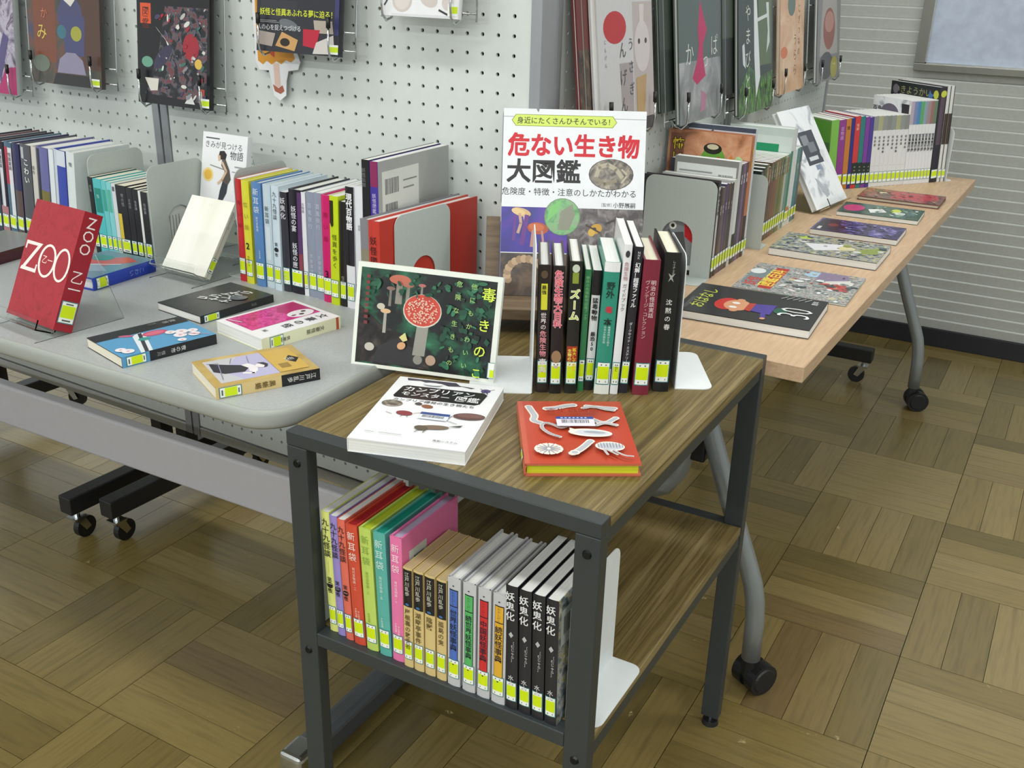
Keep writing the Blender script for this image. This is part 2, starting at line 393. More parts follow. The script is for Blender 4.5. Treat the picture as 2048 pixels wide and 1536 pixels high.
def leaning(face, ctr, yaw, tilt, D, T, roll=0):
    y = math.radians(yaw); ti = math.radians(tilt); u = Vector((math.cos(y), math.sin(y), 0)); n = Vector((-math.sin(y), math.cos(y), 0))
    up = Vector((0, 0, 1))*math.cos(ti)+n*math.sin(ti)
    r = math.radians(roll); u2 = u*math.cos(r)+up*math.sin(r); up2 = up*math.cos(r)-u*math.sin(r)
    return facing(face, Vector(ctr)-u2*D/2, u2, up2, T, D)
def flat(ctr, ztop, udeg, face, D, H, T):
    u = Vector((math.cos(math.radians(udeg)), math.sin(math.radians(udeg)), 0)); up = Vector((-u.y, u.x, 0))
    return facing(face, Vector((ctr[0], ctr[1], ztop))-u*D/2-up*H/2, u, up, T, D)
def struct(o): o['kind'] = 'structure'; return o

# ------------------------------------------------------------------ the room
def build_floor():
    f = MB(); f.box(-4.2, 3.2, -5.4, 3.89, -.06, -.012, mat('#2a2114', .8)); fl = struct(f.build('floor'))
    S, X0, Y0, n = .303, -.121, 3.036, 4
    w = S/n; g = .0009
    sm = MB(); sm.box(-S/2+g, S/2-g, -w/2+g*.55, w/2-g*.55, -.0119, 0, M_PARQUET)
    me0 = None; cand = []
    for i in range(-14, 12):
        for j in range(-3, 18):
            cx, cy = X0+(i+.5)*S, Y0-(j+.5)*S
            if cx < -4.1 or cx > 3.1 or cy < -2.3 or cy > 3.85: continue
            along = (i+j) % 2 == 0      # strips along X?
            for k in range(n):
                d = (k-(n-1)/2)*w
                px, py = (cx, cy+d) if along else (cx+d, cy)
                q = Vector((px, py, -1.245)); zc = q.dot(CAM_F)
                vis = -1
                if zc > .2:
                    u, v = 1024+2035*q.dot(CAM_R)/zc, 768+2035*q.dot(CAM_D)/zc
                    if -60 < u < 2108 and 560 < v < 1640:
                        hid = (620 < u < 1200 and 900 < v < 1400) or (u < 560 and v < 800) or (u < 1400 and v < 760)
                        vis = (0 if hid else 10)+1/zc
                cand.append((vis, px, py, 0 if along else 90))
    cand.sort(key=lambda c: -c[0])
    for vis, px, py, a in cand[:298]:
        if me0 is None:
            o = sm.build('parquet_strip', fl); me0 = o.data
        else:
            o = bpy.data.objects.new('parquet_strip', me0); COL.objects.link(o); o.parent = fl
        o.location = (px, py, 0); o.rotation_euler = (0, 0, math.radians(a))
    r = MB()
    for vis, px, py, a in cand[298:]:
        hx, hy = (S/2-g, w/2-g*.55) if a == 0 else (w/2-g*.55, S/2-g)
        r.box(px-hx, px+hx, py-hy, py+hy, -.0119, 0, M_PARQUET)
    ro = r.build('parquet_field', fl); ro['kind'] = 'stuff'
build_floor()
def build_wall():
    WY = 3.772
    w = MB(); w.box(-4.2, 3.2, WY+.001, WY+.12, -.06, 2.7, mat('#b5b6ae', .8)); wall = struct(w.build('wall_back'))
    s = MB(); pitch = .0371; L = 7.4
    s.prism([(-L/2, -.0015, 0), (-L/2, -.0085, pitch-.0055), (-L/2, -.003, pitch-.0008), (-L/2, .003, pitch-.0008), (-L/2, .003, 0)], (-L, 0, 0), M_WALL)
    o0 = None; z = .0655
    while z < 2.66:
        if o0 is None: o = s.build('wall_strip', wall); o0 = o
        else:
            o = o0.copy(); COL.objects.link(o); o.parent = wall
        o.location = (-.5, WY, z); z += pitch
    b = MB(); b.box(-4.2, 3.2, WY-.013, WY+.003, 0, .0655, mat('#1b1a22', .5)); struct(b.build('baseboard_back', bevel=.002))
    c = MB(); c.box(-4.2, 3.2, -5.4, 3.9, CEIL, CEIL+.05, mat('#d9d9d4', .8)); struct(c.build('ceiling'))
    # frosted window / pane in an aluminium frame
    x0, z0, x1, z1 = -.577, .943, .62, 1.85; fw = .033
    wm = MB(); al = mat('#8b8b84', .35, .6)
    wm.box(x0, x1, WY-.03, WY-.004, z0, z0+fw*.72, al); wm.box(x0, x1, WY-.03, WY-.004, z1-fw, z1, al)
    wm.box(x0, x0+fw, WY-.03, WY-.004, z0+fw*.72, z1-fw, al); wm.box(x1-fw, x1, WY-.03, WY-.004, z0+fw*.72, z1-fw, al)
    wo = struct(wm.build('window_1', bevel=.002))
    tr = MB(); ch = mat('#d4d6d6', .25, .8); a0, a1, b0, b1 = x0+fw, x1-fw, z0+fw*.72, z1-fw
    tr.box(a0, a1, WY-.024, WY-.012, b0, b0+.004, ch); tr.box(a0, a0+.004, WY-.024, WY-.012, b0, b1, ch); tr.box(a1-.004, a1, WY-.024, WY-.012, b0, b1, ch)
    tr.build('window_frame', wo)
    pn = MB(); pn.box(a0, a1, WY-.012, WY-.006, b0, b1, M_FROST); pn.build('pane', wo)
build_wall()
def build_lamps():
    for i, (lx, ly) in enumerate(LAMPS):
        row = ('nearest', 'middle', 'farthest'); col = ('left', 'middle', 'right')
        t = thing('ceiling_lamp', 'white fluorescent ceiling lamp in the %s row, %s of three' % ({.35: 'second', 2.3: 'far', -1.6: 'third', -3.6: 'nearest'}[ly], {-2.3: 'left', -.55: 'centre', 1.2: 'right'}[lx]), 'lamp', (lx, ly, CEIL), group='ceiling lamps')
        b = MB(); b.box(-.63, .63, -.13, .13, -.045, 0, mat('#e8e8e4', .5)); b.build('housing', t, bevel=.006)
        for s in (-1, 1):
            tb = MB(); tb.tube([(-.58, s*.06, -.06), (.58, s*.06, -.06)], .013, EMIT, 10); tb.build('tube', t, smooth=True)
def emit_mat():
    m, t, b = nt('lit_tube'); b.inputs['Emission Color'].default_value = (.97, 1, .96, 1); b.inputs['Emission Strength'].default_value = 4; b.inputs['Base Color'].default_value = (.9, .9, .9, 1)
    return m
EMIT = emit_mat()
build_lamps()

# ------------------------------------------------------------------ casters
def caster(parent, x, y, R=.028, W=.04, ang=0, top=.1, hooded=True):
    """twin-wheel caster standing on the floor below (x, y)"""
    M = Matrix.Rotation(math.radians(ang), 3, 'Z')
    def T(p): q = M @ Vector(p); return (q.x+x, q.y+y, q.z)
    a = M @ Vector((0, 1, 0))
    c = MB()
    if hooded:
        for s in (-1, 1):
            c.disc(T((.014, s*W*.1, R)), a*s, R, W*.4, BLACKPL, 22)
            c.disc(T((.014, s*W*.5, R)), a*s, R*.8, .003, BLACKPL, 22, R*.72)
        c.disc(T((.014, -W*.1, R)), a, R*.82, W*.2, BLACKPL, 16)
        c.tube([T((0, 0, R*1.2)), T((0, 0, top))], [.017, .012], BLACKPL, 12)
    else:
        c.disc(T((.018, -W*.25, R)), a, R, W*.5, BLACKPL, 22)
        for s in (-1, 1):
            c.prism([T((-.012, s*W*.36, R*2.15)), T((.012, s*W*.36, R*2.15)), T((.026, s*W*.36, R)), T((.012, s*W*.36, R*.8))], a*.002, CHROME)
        c.box(x-.016, x+.016, y-.016, y+.016, R*2.12, R*2.3, CHROME)
        c.tube([T((0, 0, R*2.2)), T((0, 0, top))], .008, CHROME, 10)
    return c.build('caster', parent, smooth=False)

# ------------------------------------------------------------------ pegboard partitions
def pegboard(label, loc, rz, W, z0, z1, holes, col0, row0, feet):
    """local frame: x along the board from 0 to -W, front towards -y"""
    t = thing('pegboard_partition', label, 'partition', loc, rz)
    P = .03; st = .022; TH = .046; fr = mat('#a2a4aa', .4, .35)
    xa, xb = -W+st, -st; za, zb = z0+st+.004, z1-st
    m = MB(); r = .0034
    # hole centres
    xs = [x for x in [col0+P*k for k in range(-60, 60)] if xa+.008 < x < xb-.008]
    zs = [z for z in [row0+P*k for k in range(-60, 60)] if za+.008 < z < zb-.008]
    gx = [xa]+[(a+b)/2 for a, b in zip(xs, xs[1:])]+[xb]; gz = [za]+[(a+b)/2 for a, b in zip(zs, zs[1:])]+[zb]
    K = 8; vs, fs = [], []
    for i, x in enumerate(xs):
        for j, z in enumerate(zs):
            a0, a1, c0, c1 = gx[i], gx[i+1], gz[j], gz[j+1]; b = len(vs)
            vs += [(a1, 0, z), (a1, 0, c1), (x, 0, c1), (a0, 0, c1), (a0, 0, z), (a0, 0, c0), (x, 0, c0), (a1, 0, c0)]
            for k in range(K):
                an = 2*math.pi*k/K; vs.append((x+r*math.cos(an), 0, z+r*math.sin(an)))
            for k in range(K): vs.append((vs[b+8+k][0], .005, vs[b+8+k][2]))
            for k in range(K):
                l = (k+1) % K; fs.append((b+k, b+l, b+8+l, b+8+k)); fs.append((b+8+k, b+8+l, b+16+l, b+16+k))
    m.add(vs, fs, M_PEG); m.build('perforated_sheet', t)
    bk = MB(); bk.box(-W+.004, -.004, .007, TH-.002, z0+.004, z1-.004, mat('#0c0d0c', .9, 0, .1)); bk.build('back_sheet', t)  # black puts the shade inside the holes into this sheet's colour
    for (x0, x1) in ((-W, -W+st), (-st, 0)):
        s = MB(); s.box(x0+.0012, x1-.0012, -.004, TH, z0, z1, fr); s.build('stile', t, bevel=.0015)
    for (c0, c1) in ((z0, z0+st), (z1-st, z1)):
        s = MB(); s.box(-W+st, -st, -.003, TH, c0, c1, mat('#c6c8c8', .45)); s.build('rail', t, bevel=.0015)
    blk = mat('#1d1d1f', .45)
    for fx, ff in feet:
        l = MB(); l.box(fx-.018, fx+.018, .005, .04, .1, z0+.01, blk); l.build('upright', t, bevel=.002)
        a = MB(); a.box(fx-.02, fx+.02, -ff, .26, .075, .118, blk); fo = a.build('foot_bar', t, bevel=.003)
        for yy, an in (((-ff+.025, 55), (.235, 20)) if ff > .1 else ((.235, 20),)):
            caster(fo, fx, yy, .026, .03, an if fx < -.4 else 95, .08, False)
    return t
ROT_L = -math.radians(2.24)
# left run: right end at (-.78, 1.478)
u_l = (math.cos(ROT_L), math.sin(ROT_L))
pegboard('white perforated pegboard partition whose right edge ends behind the mushroom book', (-.78, 1.478, 0), ROT_L, .9, .212, 1.78, True, -.083-.03, .986, ((-.055, .235),))
pegboard('white perforated pegboard partition at the far left, behind the red book', (-.78-.903*u_l[0], 1.478-.903*u_l[1], 0), ROT_L, .9, .212, 1.78, True, -.045, .986, ((-.053, .222), (-.14, .262), (-.8, .235)))
def peg_right(label, y0, W, row0, feet):
    # rz = 90 deg: local -y faces +X, local -x runs towards -Y
    return pegboard(label, (-.787, y0+W, 0), math.radians(90), W, .212, 1.78, True, -.043, row0, feet)
peg_right('white pegboard partition beside the wooden table, the nearer of the two with picture books', 1.53, .93, .99, ((-.86, -.02), (-.07, -.02)))
peg_right('white pegboard partition beside the wooden table, the far one next to the grooved wall', 2.463, 1.0, .99, ((-.2, .31), (-.85, -.02)))
# ------------------------------------------------------------------ tables and cart
ZL, ZR, ZC, ZS = .712, .682, .702, .410     # grey table, wooden table, cart top, cart shelf
def grey_table():
    x0, x1, y0, y1 = -2.62, -.815, .862, 1.462
    t = thing('folding_table', 'long grey folding table with rounded corners in front of the left pegboards', 'table', (-1.7, 1.16, 0))
    ox, oy = -1.7, 1.16
    th = .026
    top = MB(); out = rrect(x0-ox, y0-oy, x1-ox, y1-oy, .06, 10)
    ins = rrect(x0-ox+.007, y0-oy+.007, x1-ox-.007, y1-oy-.007, .054, 10)
    n = len(out)
    # laminate sheet
    top.add([(a, b, ZL) for a, b in ins], [tuple(range(n))], M_GREYTOP); top.build('table_top', t)
    rim = MB(); rings = []
    for f, z in ((1, ZL), (.7, ZL+.0004), (.4, ZL-.0008), (.15, ZL-.003), (0, ZL-.007), (.0, ZL-.019), (.15, ZL-.023), (.5, ZL-th)):
        rings.append([(a*(1-f)+c*f, b*(1-f)+d*f, z) for (a, b), (c, d) in zip(out, ins)])
    vs = [v for r in rings for v in r]; fs = []
    for i in range(len(rings)-1):
        for k in range(n): fs.append((i*n+(k+1) % n, i*n+k, (i+1)*n+k, (i+1)*n+(k+1) % n))
    fs.append(tuple((len(rings)-1)*n+k for k in range(n-1, -1, -1)))
    rim.add(vs, fs, M_GREYRIM); rim.build('edge_band', t, smooth=True)
    lav = mat('#b7b5bb', .42)
    for lx in (-.914, -2.5):
        c = MB(); c.box(lx-.03-ox, lx+.03-ox, 1.325-oy, 1.395-oy, .06, ZL-th, mat('#5b6064', .4, .3)); c.build('leg', t, bevel=.006)
        f = MB(); f.box(lx-.0225-ox, lx+.0225-ox, .975-oy, 1.415-oy, .012, .062, mat('#5c6064', .35, .4)); fo = f.build('foot', t, bevel=.012, seg=3)
        for s, yy in ((-1, .978), (1, 1.412)):
            e = MB(); e.box(lx-.0235-ox, lx+.0235-ox, min(yy-s*.02, yy+s*.033)-oy, max(yy-s*.02, yy+s*.033)-oy, .0, .0645, CHROME); e.build('end_cap', fo, smooth=False, bevel=.009, seg=3)
        h = MB(); h.box(lx-.02-ox, lx+.02-ox, .93-oy, 1.4-oy, ZL-th-.03, ZL-th, mat('#5b6064', .4, .3)); h.build('bracket', t, bevel=.003)
    b = MB(); b.box(-2.48-ox, -.944-ox, 1.335-oy, 1.365-oy, .195, .3, lav); b.build('crossbeam', t, bevel=.006, seg=3)
grey_table()
def wood_table():
    x0, x1, y0, y1 = -.762, -.298, 1.492, 3.315
    t = thing('caster_table', 'long pale wooden table on silver tube legs with black casters', 'table', (-.53, 2.4, 0)); ox, oy = -.53, 2.4
    a = math.radians(-1.0)
    t.rotation_euler = (0, 0, a)
    top = MB(); top.box(x0-ox, x1-ox, y0-oy, y1-oy, ZR-.0265, ZR, M_BEECH); top.build('table_top', t, bevel=.0012, seg=1)
    for ly, nm in ((1.575, 'near'), (3.13, 'far')):
        y = ly-oy
        def P(x, z, dy=0): return (x-ox, y+dy, z)
        m = MB(); m.tube([P(-.338, .07), P(-.340, .15), P(-.344, .19), P(-.352, .225), P(-.366, .262), P(-.40, .345), P(-.46, .5), P(-.515, .645)], .0175, STEEL, 16)
        lg = m.build('leg', t, smooth=True)
        m = MB(); m.tube([P(-.725, .07, .02), P(-.72, .17, .02), P(-.70, .25, .02), P(-.64, .31, .02), P(-.575, .345, .01), P(-.535, .37), P(-.51, .41), P(-.499, .455), P(-.497, .53), P(-.51, .645)], .0165, STEEL, 16)
        lg2 = m.build('leg', t, smooth=True)
        j = MB(); j.box(-.49-ox, -.463-ox, y-.012, y+.012, .44, .56, BLACKPL); j.build('joint_plate', t, bevel=.004)
        b = MB(); b.box(-.62-ox, -.42-ox, y-.03, y+.03, ZR-.045, ZR-.0267, BLACKPL); b.build('bracket', t, bevel=.003)
        caster(lg, -.338-ox, y, .031, .055, 60 if nm == 'near' else 25, .085); caster(lg2, -.725-ox, y+.02, .031, .055, 120, .085)
    b = MB(); b.tube([(-.515-ox, 1.6-oy, .63), (-.515-ox, 3.1-oy, .63)], .012, STEEL, 10); b.build('crossbar', t, smooth=True)
wood_table()
def cart():
    X0, X1, Y0, Y1 = -.797, -.365, .862, 1.458
    t = thing('shelf_cart', 'two-shelf cart with walnut boards in a dark grey metal frame', 'cart', ((X0+X1)/2, (Y0+Y1)/2, 0)); ox, oy = (X0+X1)/2, (Y0+Y1)/2
    B = lambda m, x0, x1, y0, y1, z0, z1, mm=DARKFR: m.box(x0-ox, x1-ox, y0-oy, y1-oy, z0, z1, mm)
    pw, pd = .031, .02
    for xs in ((X0, X0+pw), (X1-pw, X1)):
        for ys in ((Y0, Y0+pd), (Y1-pd, Y1)):
            m = MB(); B(m, xs[0], xs[1], ys[0], ys[1], .018, ZC-.0192); o = m.build('post', t, bevel=.0015)
            cx, cy = sum(xs)/2-ox, sum(ys)/2-oy
            f = MB(); f.disc((cx, cy, 0), (0, 0, 1), .015, .009, BLACKPL, 18, .013); f.disc((cx, cy, .009), (0, 0, 1), .005, .012, CHROME, 10); f.build('levelling_foot', o)
            if ys[0] == Y0:
                for bz in (.66, .378):
                    k = MB(); k.disc((cx, Y0-oy+.0005, bz), (0, -1, 0), .006, .003, mat('#15181a', .3, .5), 14, .0045); k.build('bolt', o)
    for ys in ((Y0, Y0+.022), (Y1-.022, Y1)):
        m = MB(); B(m, X0, X1, ys[0], ys[1], ZC-.019, ZC); m.build('top_rail', t, bevel=.0012)
        m = MB(); B(m, X0+pw, X1-pw, ys[0], ys[1], ZS-.02, ZS); m.build('shelf_rail', t, bevel=.0012)
    for xs in ((X0+.002, X0+.02), (X1-.02, X1-.002)):
        m = MB(); B(m, xs[0], xs[1], Y0+pd, Y1-pd, ZC-.036, ZC-.0145); m.build('side_rail', t, bevel=.0012)
        m = MB(); B(m, xs[0], xs[1], Y0+pd, Y1-pd, ZS-.036, ZS-.0145); m.build('side_rail', t, bevel=.0012)
    m = MB(); B(m, X0-.001, X1+.001, Y0+.0225, Y1-.0225, ZC-.014, ZC, M_WALNUT); m.build('top_board', t, bevel=.0008, seg=1)
    m = MB(); B(m, X0, X1-.001, Y0+.0225, Y1-.0225, ZS-.014, ZS, M_WALNUT); m.build('shelf_board', t, bevel=.0008, seg=1)
cart()

# ------------------------------------------------------------------ bookends, stands, racks
def bookend(label, x, y, z, rz, W, H, base, side, m=None, arch=True, group=None):
    """plate in the local plane x = 0, y from 0 to W; base foot goes to side*base along x"""
    m = m or M_BE
    t = thing('bookend', label, 'bookend', (x, y, z), math.radians(rz), group)
    r = .018; th = .0014
    o = [(0, .0012)]
    if arch:
        a0, a1, ah = W*.28, W*.72, H*.56; rr = (a1-a0)/2
        o += [(a0, .0012)]+[((a0+a1)/2+rr*math.cos(math.radians(q)), ah-rr+rr*math.sin(math.radians(q))) for q in range(180, -1, -15)]+[(a1, .0012)]
    o += [(W, .0012)]+arc(W-r, H-r, r, 0, 90, 6)+arc(r, H-r, r, 90, 180, 6)
    p = MB(); p.prism([(th, a, b) for a, b in o], (th, 0, 0), m); p.build('plate', t)
    b = MB(); bb = rrect(0, 0, base, W, .014, 5, (1, 1, 0, 0)); pts = [(a*side, q, .0012) for a, q in bb]
    if side < 0: pts = pts[::-1]
    b.prism(pts, (0, 0, .0012), m); b.build('foot_plate', t)
    return t
def acrylic_stand(label, ctr, yaw, tilt, W, H, lip=.014, depth=.07, z=ZL):
    """clear easel: back sheet leaning away, front lip, foot sheet and two side webs"""
    t = thing('acrylic_stand', label, 'stand', (ctr[0], ctr[1], z), math.radians(yaw))
    ti = math.radians(tilt); s, c = math.sin(ti), math.cos(ti); th = .0022; z0 = .009
    A = M_ACRYLIC
    b = MB(); b.prism([(-W/2, 0+.001, z0), (W/2, .001, z0), (W/2, s*H+.001, z0+c*H), (-W/2, s*H+.001, z0+c*H)], (0, -c*th, s*th), A); b.build('back_sheet', t)
    # ledge perpendicular to the back sheet, then the lip
    l = .03; b = MB(); p0 = Vector((0, 0, z0)); p1 = p0+Vector((0, -c*l, s*l))
    b.prism([(-W/2, p1.y, p1.z), (W/2, p1.y, p1.z), (W/2, p0.y, p0.z), (-W/2, p0.y, p0.z)], (0, s*th, c*th), A); b.build('ledge', t)
    b = MB(); p2 = p1+Vector((0, s*lip, c*lip)); b.prism([(-W/2, p1.y, p1.z), (W/2, p1.y, p1.z), (W/2, p2.y, p2.z), (-W/2, p2.y, p2.z)], (0, -c*th, s*th), A); b.build('lip', t)
    for sx in (-1, 1):
        w = MB(); x = sx*(W/2-.001)
        w.prism([(x, -.03, 0), (x, depth+.05, 0), (x, s*H, z0+c*H), (x, 0, z0)][::sx], (sx*th, 0, 0), A); w.build('side_web', t)
    return t
def wire_rack(label, M, W, H, group):
    """chrome wire holder; local frame: x along the board, -y out from the board, z up, origin at the lower middle on the board"""
    t = thing('wire_book_rack', label, 'rack', matrix=M, group=group)
    r = .0018; w = MB()
    for s in (-1, 1):
        x = s*W*.5
        w.tube([(x, .003, H), (x, -.010, H-.004), (x, -.012, H-.02), (x, -.034, .03), (x, -.036, -.012)], r, CHROME, 8)
    for z, y in ((H*.72, -.02), (.03, -.033), (.0, -.036)):
        w.tube([(-W*.5, y, z), (W*.5, y, z)], r, CHROME, 8)
    w.build('wire_frame', t, smooth=True)
    for s in (-1, 1):
        x = s*W*.36; h = MB()
        h.tube([(x, -.036, .0), (x, -.045, -.012), (x, -.058, -.016), (x, -.068, -.006), (x, -.070, .012), (x, -.068, .042)], r*1.15, CHROME, 8)
        ho = h.build('hook', t, smooth=True)
        k = MB(); k.tube([(x, -.0682, .038), (x, -.067, .056)], .0038, BLACKPL, 10); k.build('tip', ho, smooth=True)
    return t

# ------------------------------------------------------------------ cart top: flat and leaning books
WHT = '#f0f0f2'; INK = '#26262b'
# mushroom picture book
def mushroom(cu, cv, r, cap='#b5503e', stem='#9a9284', h=.2):
    return [('p', [(cu-r*.28, cv), (cu-r*.34, cv-h), (cu+r*.3, cv-h), (cu+r*.26, cv)], stem), ('e', cu, cv+.01, r, r*.62, cap)]
mush = [('r', 0, 0, 1, 1, '#e9ece4'), ('r', .026, .035, .965, .955, '@forest'), ('p', [(.03, .05), (.55, .05), (.5, .3), (.2, .42), (.03, .6)], '@soil'), ('p', [(.15, .06), (.5, .06), (.5, .2), (.3, .3), (.18, .22)], '#2f2d32')]
mush += mushroom(.3, .86, .075, '#c06a55', '#8f8a80', .22)+mushroom(.36, .82, .04, '#b8705e', '#8f8a80', .16)+mushroom(.24, .77, .03, '#8a6a60', '#7d7870', .16)+mushroom(.455, .83, .026, '#b46a66', '#8a8a80', .1)
mush += mushroom(.215, .55, .036, '#d8b48c', '#a8a49c', .2)+[('e', .18, .6, .028, .03, '#c9c2b0'), ('e', .12, .2, .034, .04, '#c4beb4'), ('e', .555, .14, .035, .05, '#b89a86')]
mush += [('p', [(.445, .52), (.425, .17), (.51, .17), (.525, .52)], '#98968e'), ('e', .465, .13, .032, .045, '#8d8b84')]
mush += [('e', .47, .6, .134, .158, '#d9d2c6'), ('e', .47, .605, .127, .15, '#cf4a3c')]
rnd = random.Random(3)
for i in range(190):
    a, q = rnd.uniform(0, 6.28), math.sqrt(rnd.random())*.93
    mush.append(('e', .47+.115*q*math.cos(a), .605+.136*q*math.sin(a), .0055, .006, '#eac0ac'))
mush += scatter(8, 70, .62, .06, .94, .93, ('#245a42', '#2b6a4c', '#1d4a38', '#347a58', '#1b2a24'), .014, .034, 1.3)+scatter(9, 26, .12, .72, .6, .93, ('#245a42', '#1d4a38', '#2b6a4c'), .012, .03, 1.3)
mush += [('p', [(.33, .33), (.37, .38), (.39, .31), (.36, .29)], '#d8d08a'), ('e', .35, .25, .03, .035, '#d8a478', 30)]
mush += [('t', '毒', .918, .9, .098, '#d6ec52', .012), ('t', 'き', .905, .6, .088, '#d6ec52', .012), ('t', 'の', .89, .355, .088, '#d6ec52', .012), ('t', 'こ', .88, .135, .075, '#d6ec52', .012)]
for i, ch in enumerate('他にもかわいい'): mush.append(('t', ch, .815-.004*i, .92-i*.125, .042, '#a9cf78', .004))
for i, ch in enumerate('危険な生きもの'): mush.append(('t', ch, .715-.004*i, .93-i*.125, .042, '#a9cf78', .004))
mush += [('r', .955, .05, 1, .2, '#3f7f86'), ('r', .96, .055, 1, .195, '#f2f5f0'), ('r', .972, .06, 1, .13, '#d2e80e')]
for i in range(9): mush.append(('r', .075, .86-i*.055, .1, .89-i*.055, '#7a3338'))
book('picture_book', 'landscape mushroom picture book with white border leaning at the cart\'s left edge', leaning('L', (-.755, 1.098, ZC+.0045), 19.0, 12.8, .207, .012, -2.2), .012, .207, .147, '#e4e6de', left=mush, hard=True, sticker=None)
# Cambrian monster book
camb = [('r', 0, 0, 1, 1, '#ececf0'), ('p', [(.08, .985), (.55, .985), (.62, .93), (.5, .915), (.42, .945), (.3, .93), (.22, .955), (.1, .945)], '#4a4450'), ('p', [(.55, .95), (.75, .93), (.72, .91)], '#5a5460'),
        ('e', .86, .9, .045, .032, '#5b4f86'), ('l', [(.8, .93), (.86, .9), (.93, .94)], .008, '#5b5668'), ('l', [(.86, .9), (.83, .85)], .01, '#3c3848'), ('l', [(.87, .9), (.89, .85)], .01, '#3c3848'),
        ('p', [(.14, .86), (.86, .86), (.9, .83), (.88, .68), (.84, .655), (.1, .655), (.08, .68), (.1, .84)], '#232226'),
        ('h', 'カンブリアン', .46, .775, .112, '#f4f4f6', .01), ('h', 'モンスター', .36, .7, .092, '#f4f4f6', .01), ('h', '図鑑', .75, .695, .115, '#f4f4f6', .006), ('h', 'カンブリア爆発の生き物たち', .48, .605, .058, '#2a2a2e', .004),
        ('e', .13, .55, .095, .05, '@bug'), ('e', .45, .555, .055, .026, '#8a5a42', -12), ('e', .36, .58, .035, .02, '#4a4a4a', -20), ('e', .3, .42, .075, .034, '#8e4048', -6), ('l', [(.2, .39), (.14, .41)], .006, '#8a6a68'), ('l', [(.38, .43), (.46, .46)], .006, '#8a6a68'), ('l', [(.3, .39), (.29, .36)], .006, '#8a6a68'), ('l', [(.34, .39), (.35, .36)], .006, '#8a6a68'),
        ('e', .86, .47, .14, .05, '#6a4a4a', 6), ('e', .86, .48, .11, .03, '#7d5c58', 6), ('l', [(.72, .45), (.68, .38), (.8, .34)], .006, '#6a5a58'), ('e', .63, .26, .13, .03, '#7a6a58', 10), ('e', .53, .235, .06, .032, '#5e5448', -10), ('p', [(.74, .29), (.86, .33), (.84, .3)], '#4e4a44'), ('l', [(.53, .22), (.5, .17)], .008, '#5e5448'), ('l', [(.58, .22), (.57, .17)], .008, '#5e5448'),
        ('r', .44, .36, .7, .44, '#e2e6f0'), ('r', .44, .425, .7, .46, '#39508c'), ('bar', .47, .385, .66, .42), ('h', '秀和システム', .8, .07, .036, '#2a2a2e', .006), ('r', .1, .1, .18, .105, '#8a8a90'), ('r', .22, .1, .42, .105, '#8a8a90'), ('e', .36, .9, .09, .025, '#d0d0d6'), ('e', .36, .9, .082, .02, '#ececf0')]
book('picture_book', 'white paperback of Cambrian creatures lying flat at the cart\'s front left', flat((-.656, .973), ZC+.0182, 17.0, 'R', .145, .2, .018), .018, .145, .2, '#e6e6ec', right=camb, pages='w', sticker=None)
# parasite book
def worm(pts, w, c='#b9bcc6'):
    a = .134/.178; w0 = w
    for _ in range(2):
        q = [pts[0]]
        for (x0, y0), (x1, y1) in zip(pts, pts[1:]): q += [(x0*.75+x1*.25, y0*.75+y1*.25), (x0*.25+x1*.75, y0*.25+y1*.75)]
        pts = q+[pts[-1]]
    o = [('l', pts, w*1.7, '#f6e6dc')]+[('e', u, v, w*.85, w*.85*a, '#f6e6dc') for u, v in pts]
    return o+[('l', pts, w, c)]+[('e', u, v, w*.5, w*.5*a, c) for u, v in pts]
par = [('r', 0, 0, 1, 1, '#bd4630'), ('r', 0, 0, .045, 1, '#c65a44')]
par += worm([(.1, .9), (.13, .8), (.15, .74), (.12, .66), (.19, .62)], .045)+worm([(.27, .86), (.36, .87), (.46, .91), (.53, .92)], .05)
par += worm([(.66, .9), (.78, .88), (.92, .86)], .04)+worm([(.62, .86), (.72, .9), (.82, .84), (.9, .82)], .03)
par += worm([(.66, .67), (.78, .58), (.9, .68)], .04)+worm([(.7, .56), (.78, .6), (.88, .56)], .03)
par += worm([(.44, .54), (.36, .5), (.32, .55), (.22, .6), (.18, .52), (.24, .42), (.34, .36)], .022)
par += [('e', .62, .42, .2, .062, '#f6e6dc', -8), ('e', .63, .42, .16, .042, '#d2d5de', -8), ('e', .66, .425, .1, .02, '#a9adb8', -8), ('p', [(.44, .5), (.52, .46), (.44, .4)], '#f6e6dc')]
for i in range(14):
    a = i*.449; par += [('l', [(.22, .17), (.22+.115*math.cos(a), .17+.075*math.sin(a))], .045, '#f6e6dc')]
for i in range(14):
    a = i*.449+.2; par += [('l', [(.22+.02*math.cos(a), .17+.02*math.sin(a)), (.22+.1*math.cos(a), .17+.062*math.sin(a))], .014, '#9fa3ae')]
par += worm([(.42, .1), (.5, .16), (.6, .28)], .045)+[('e', .44, .11, .045, .035, '#f6e6dc'), ('e', .44, .11, .03, .022, '#b9bcc6')]
par += [('e', .76, .2, .13, .07, '#f6e6dc', -8), ('e', .76, .2, .11, .054, '#c9ccd6', -8)]+worm([(.7, .15), (.72, .08)], .014)+worm([(.78, .14), (.86, .06), (.93, .05)], .014)+worm([(.72, .15), (.8, .07)], .014)
for i in range(9): par.append(('l', [(.66+i*.026, .17), (.655+i*.027, .24)], .005, '#6e727e'))
par += [('h', '寄生蟲図鑑', .5, .735, .1, '#8c2a20', .004), ('r', .33, .5, .68, .655, '#e6e0f0'), ('r', .33, .615, .68, .655, '#2f4a9a'), ('bar', .38, .55, .63, .605)]
for i in range(7): par.append(('r', .375+i*.037, .628, .395+i*.037, .642, '#c8d4f0'))
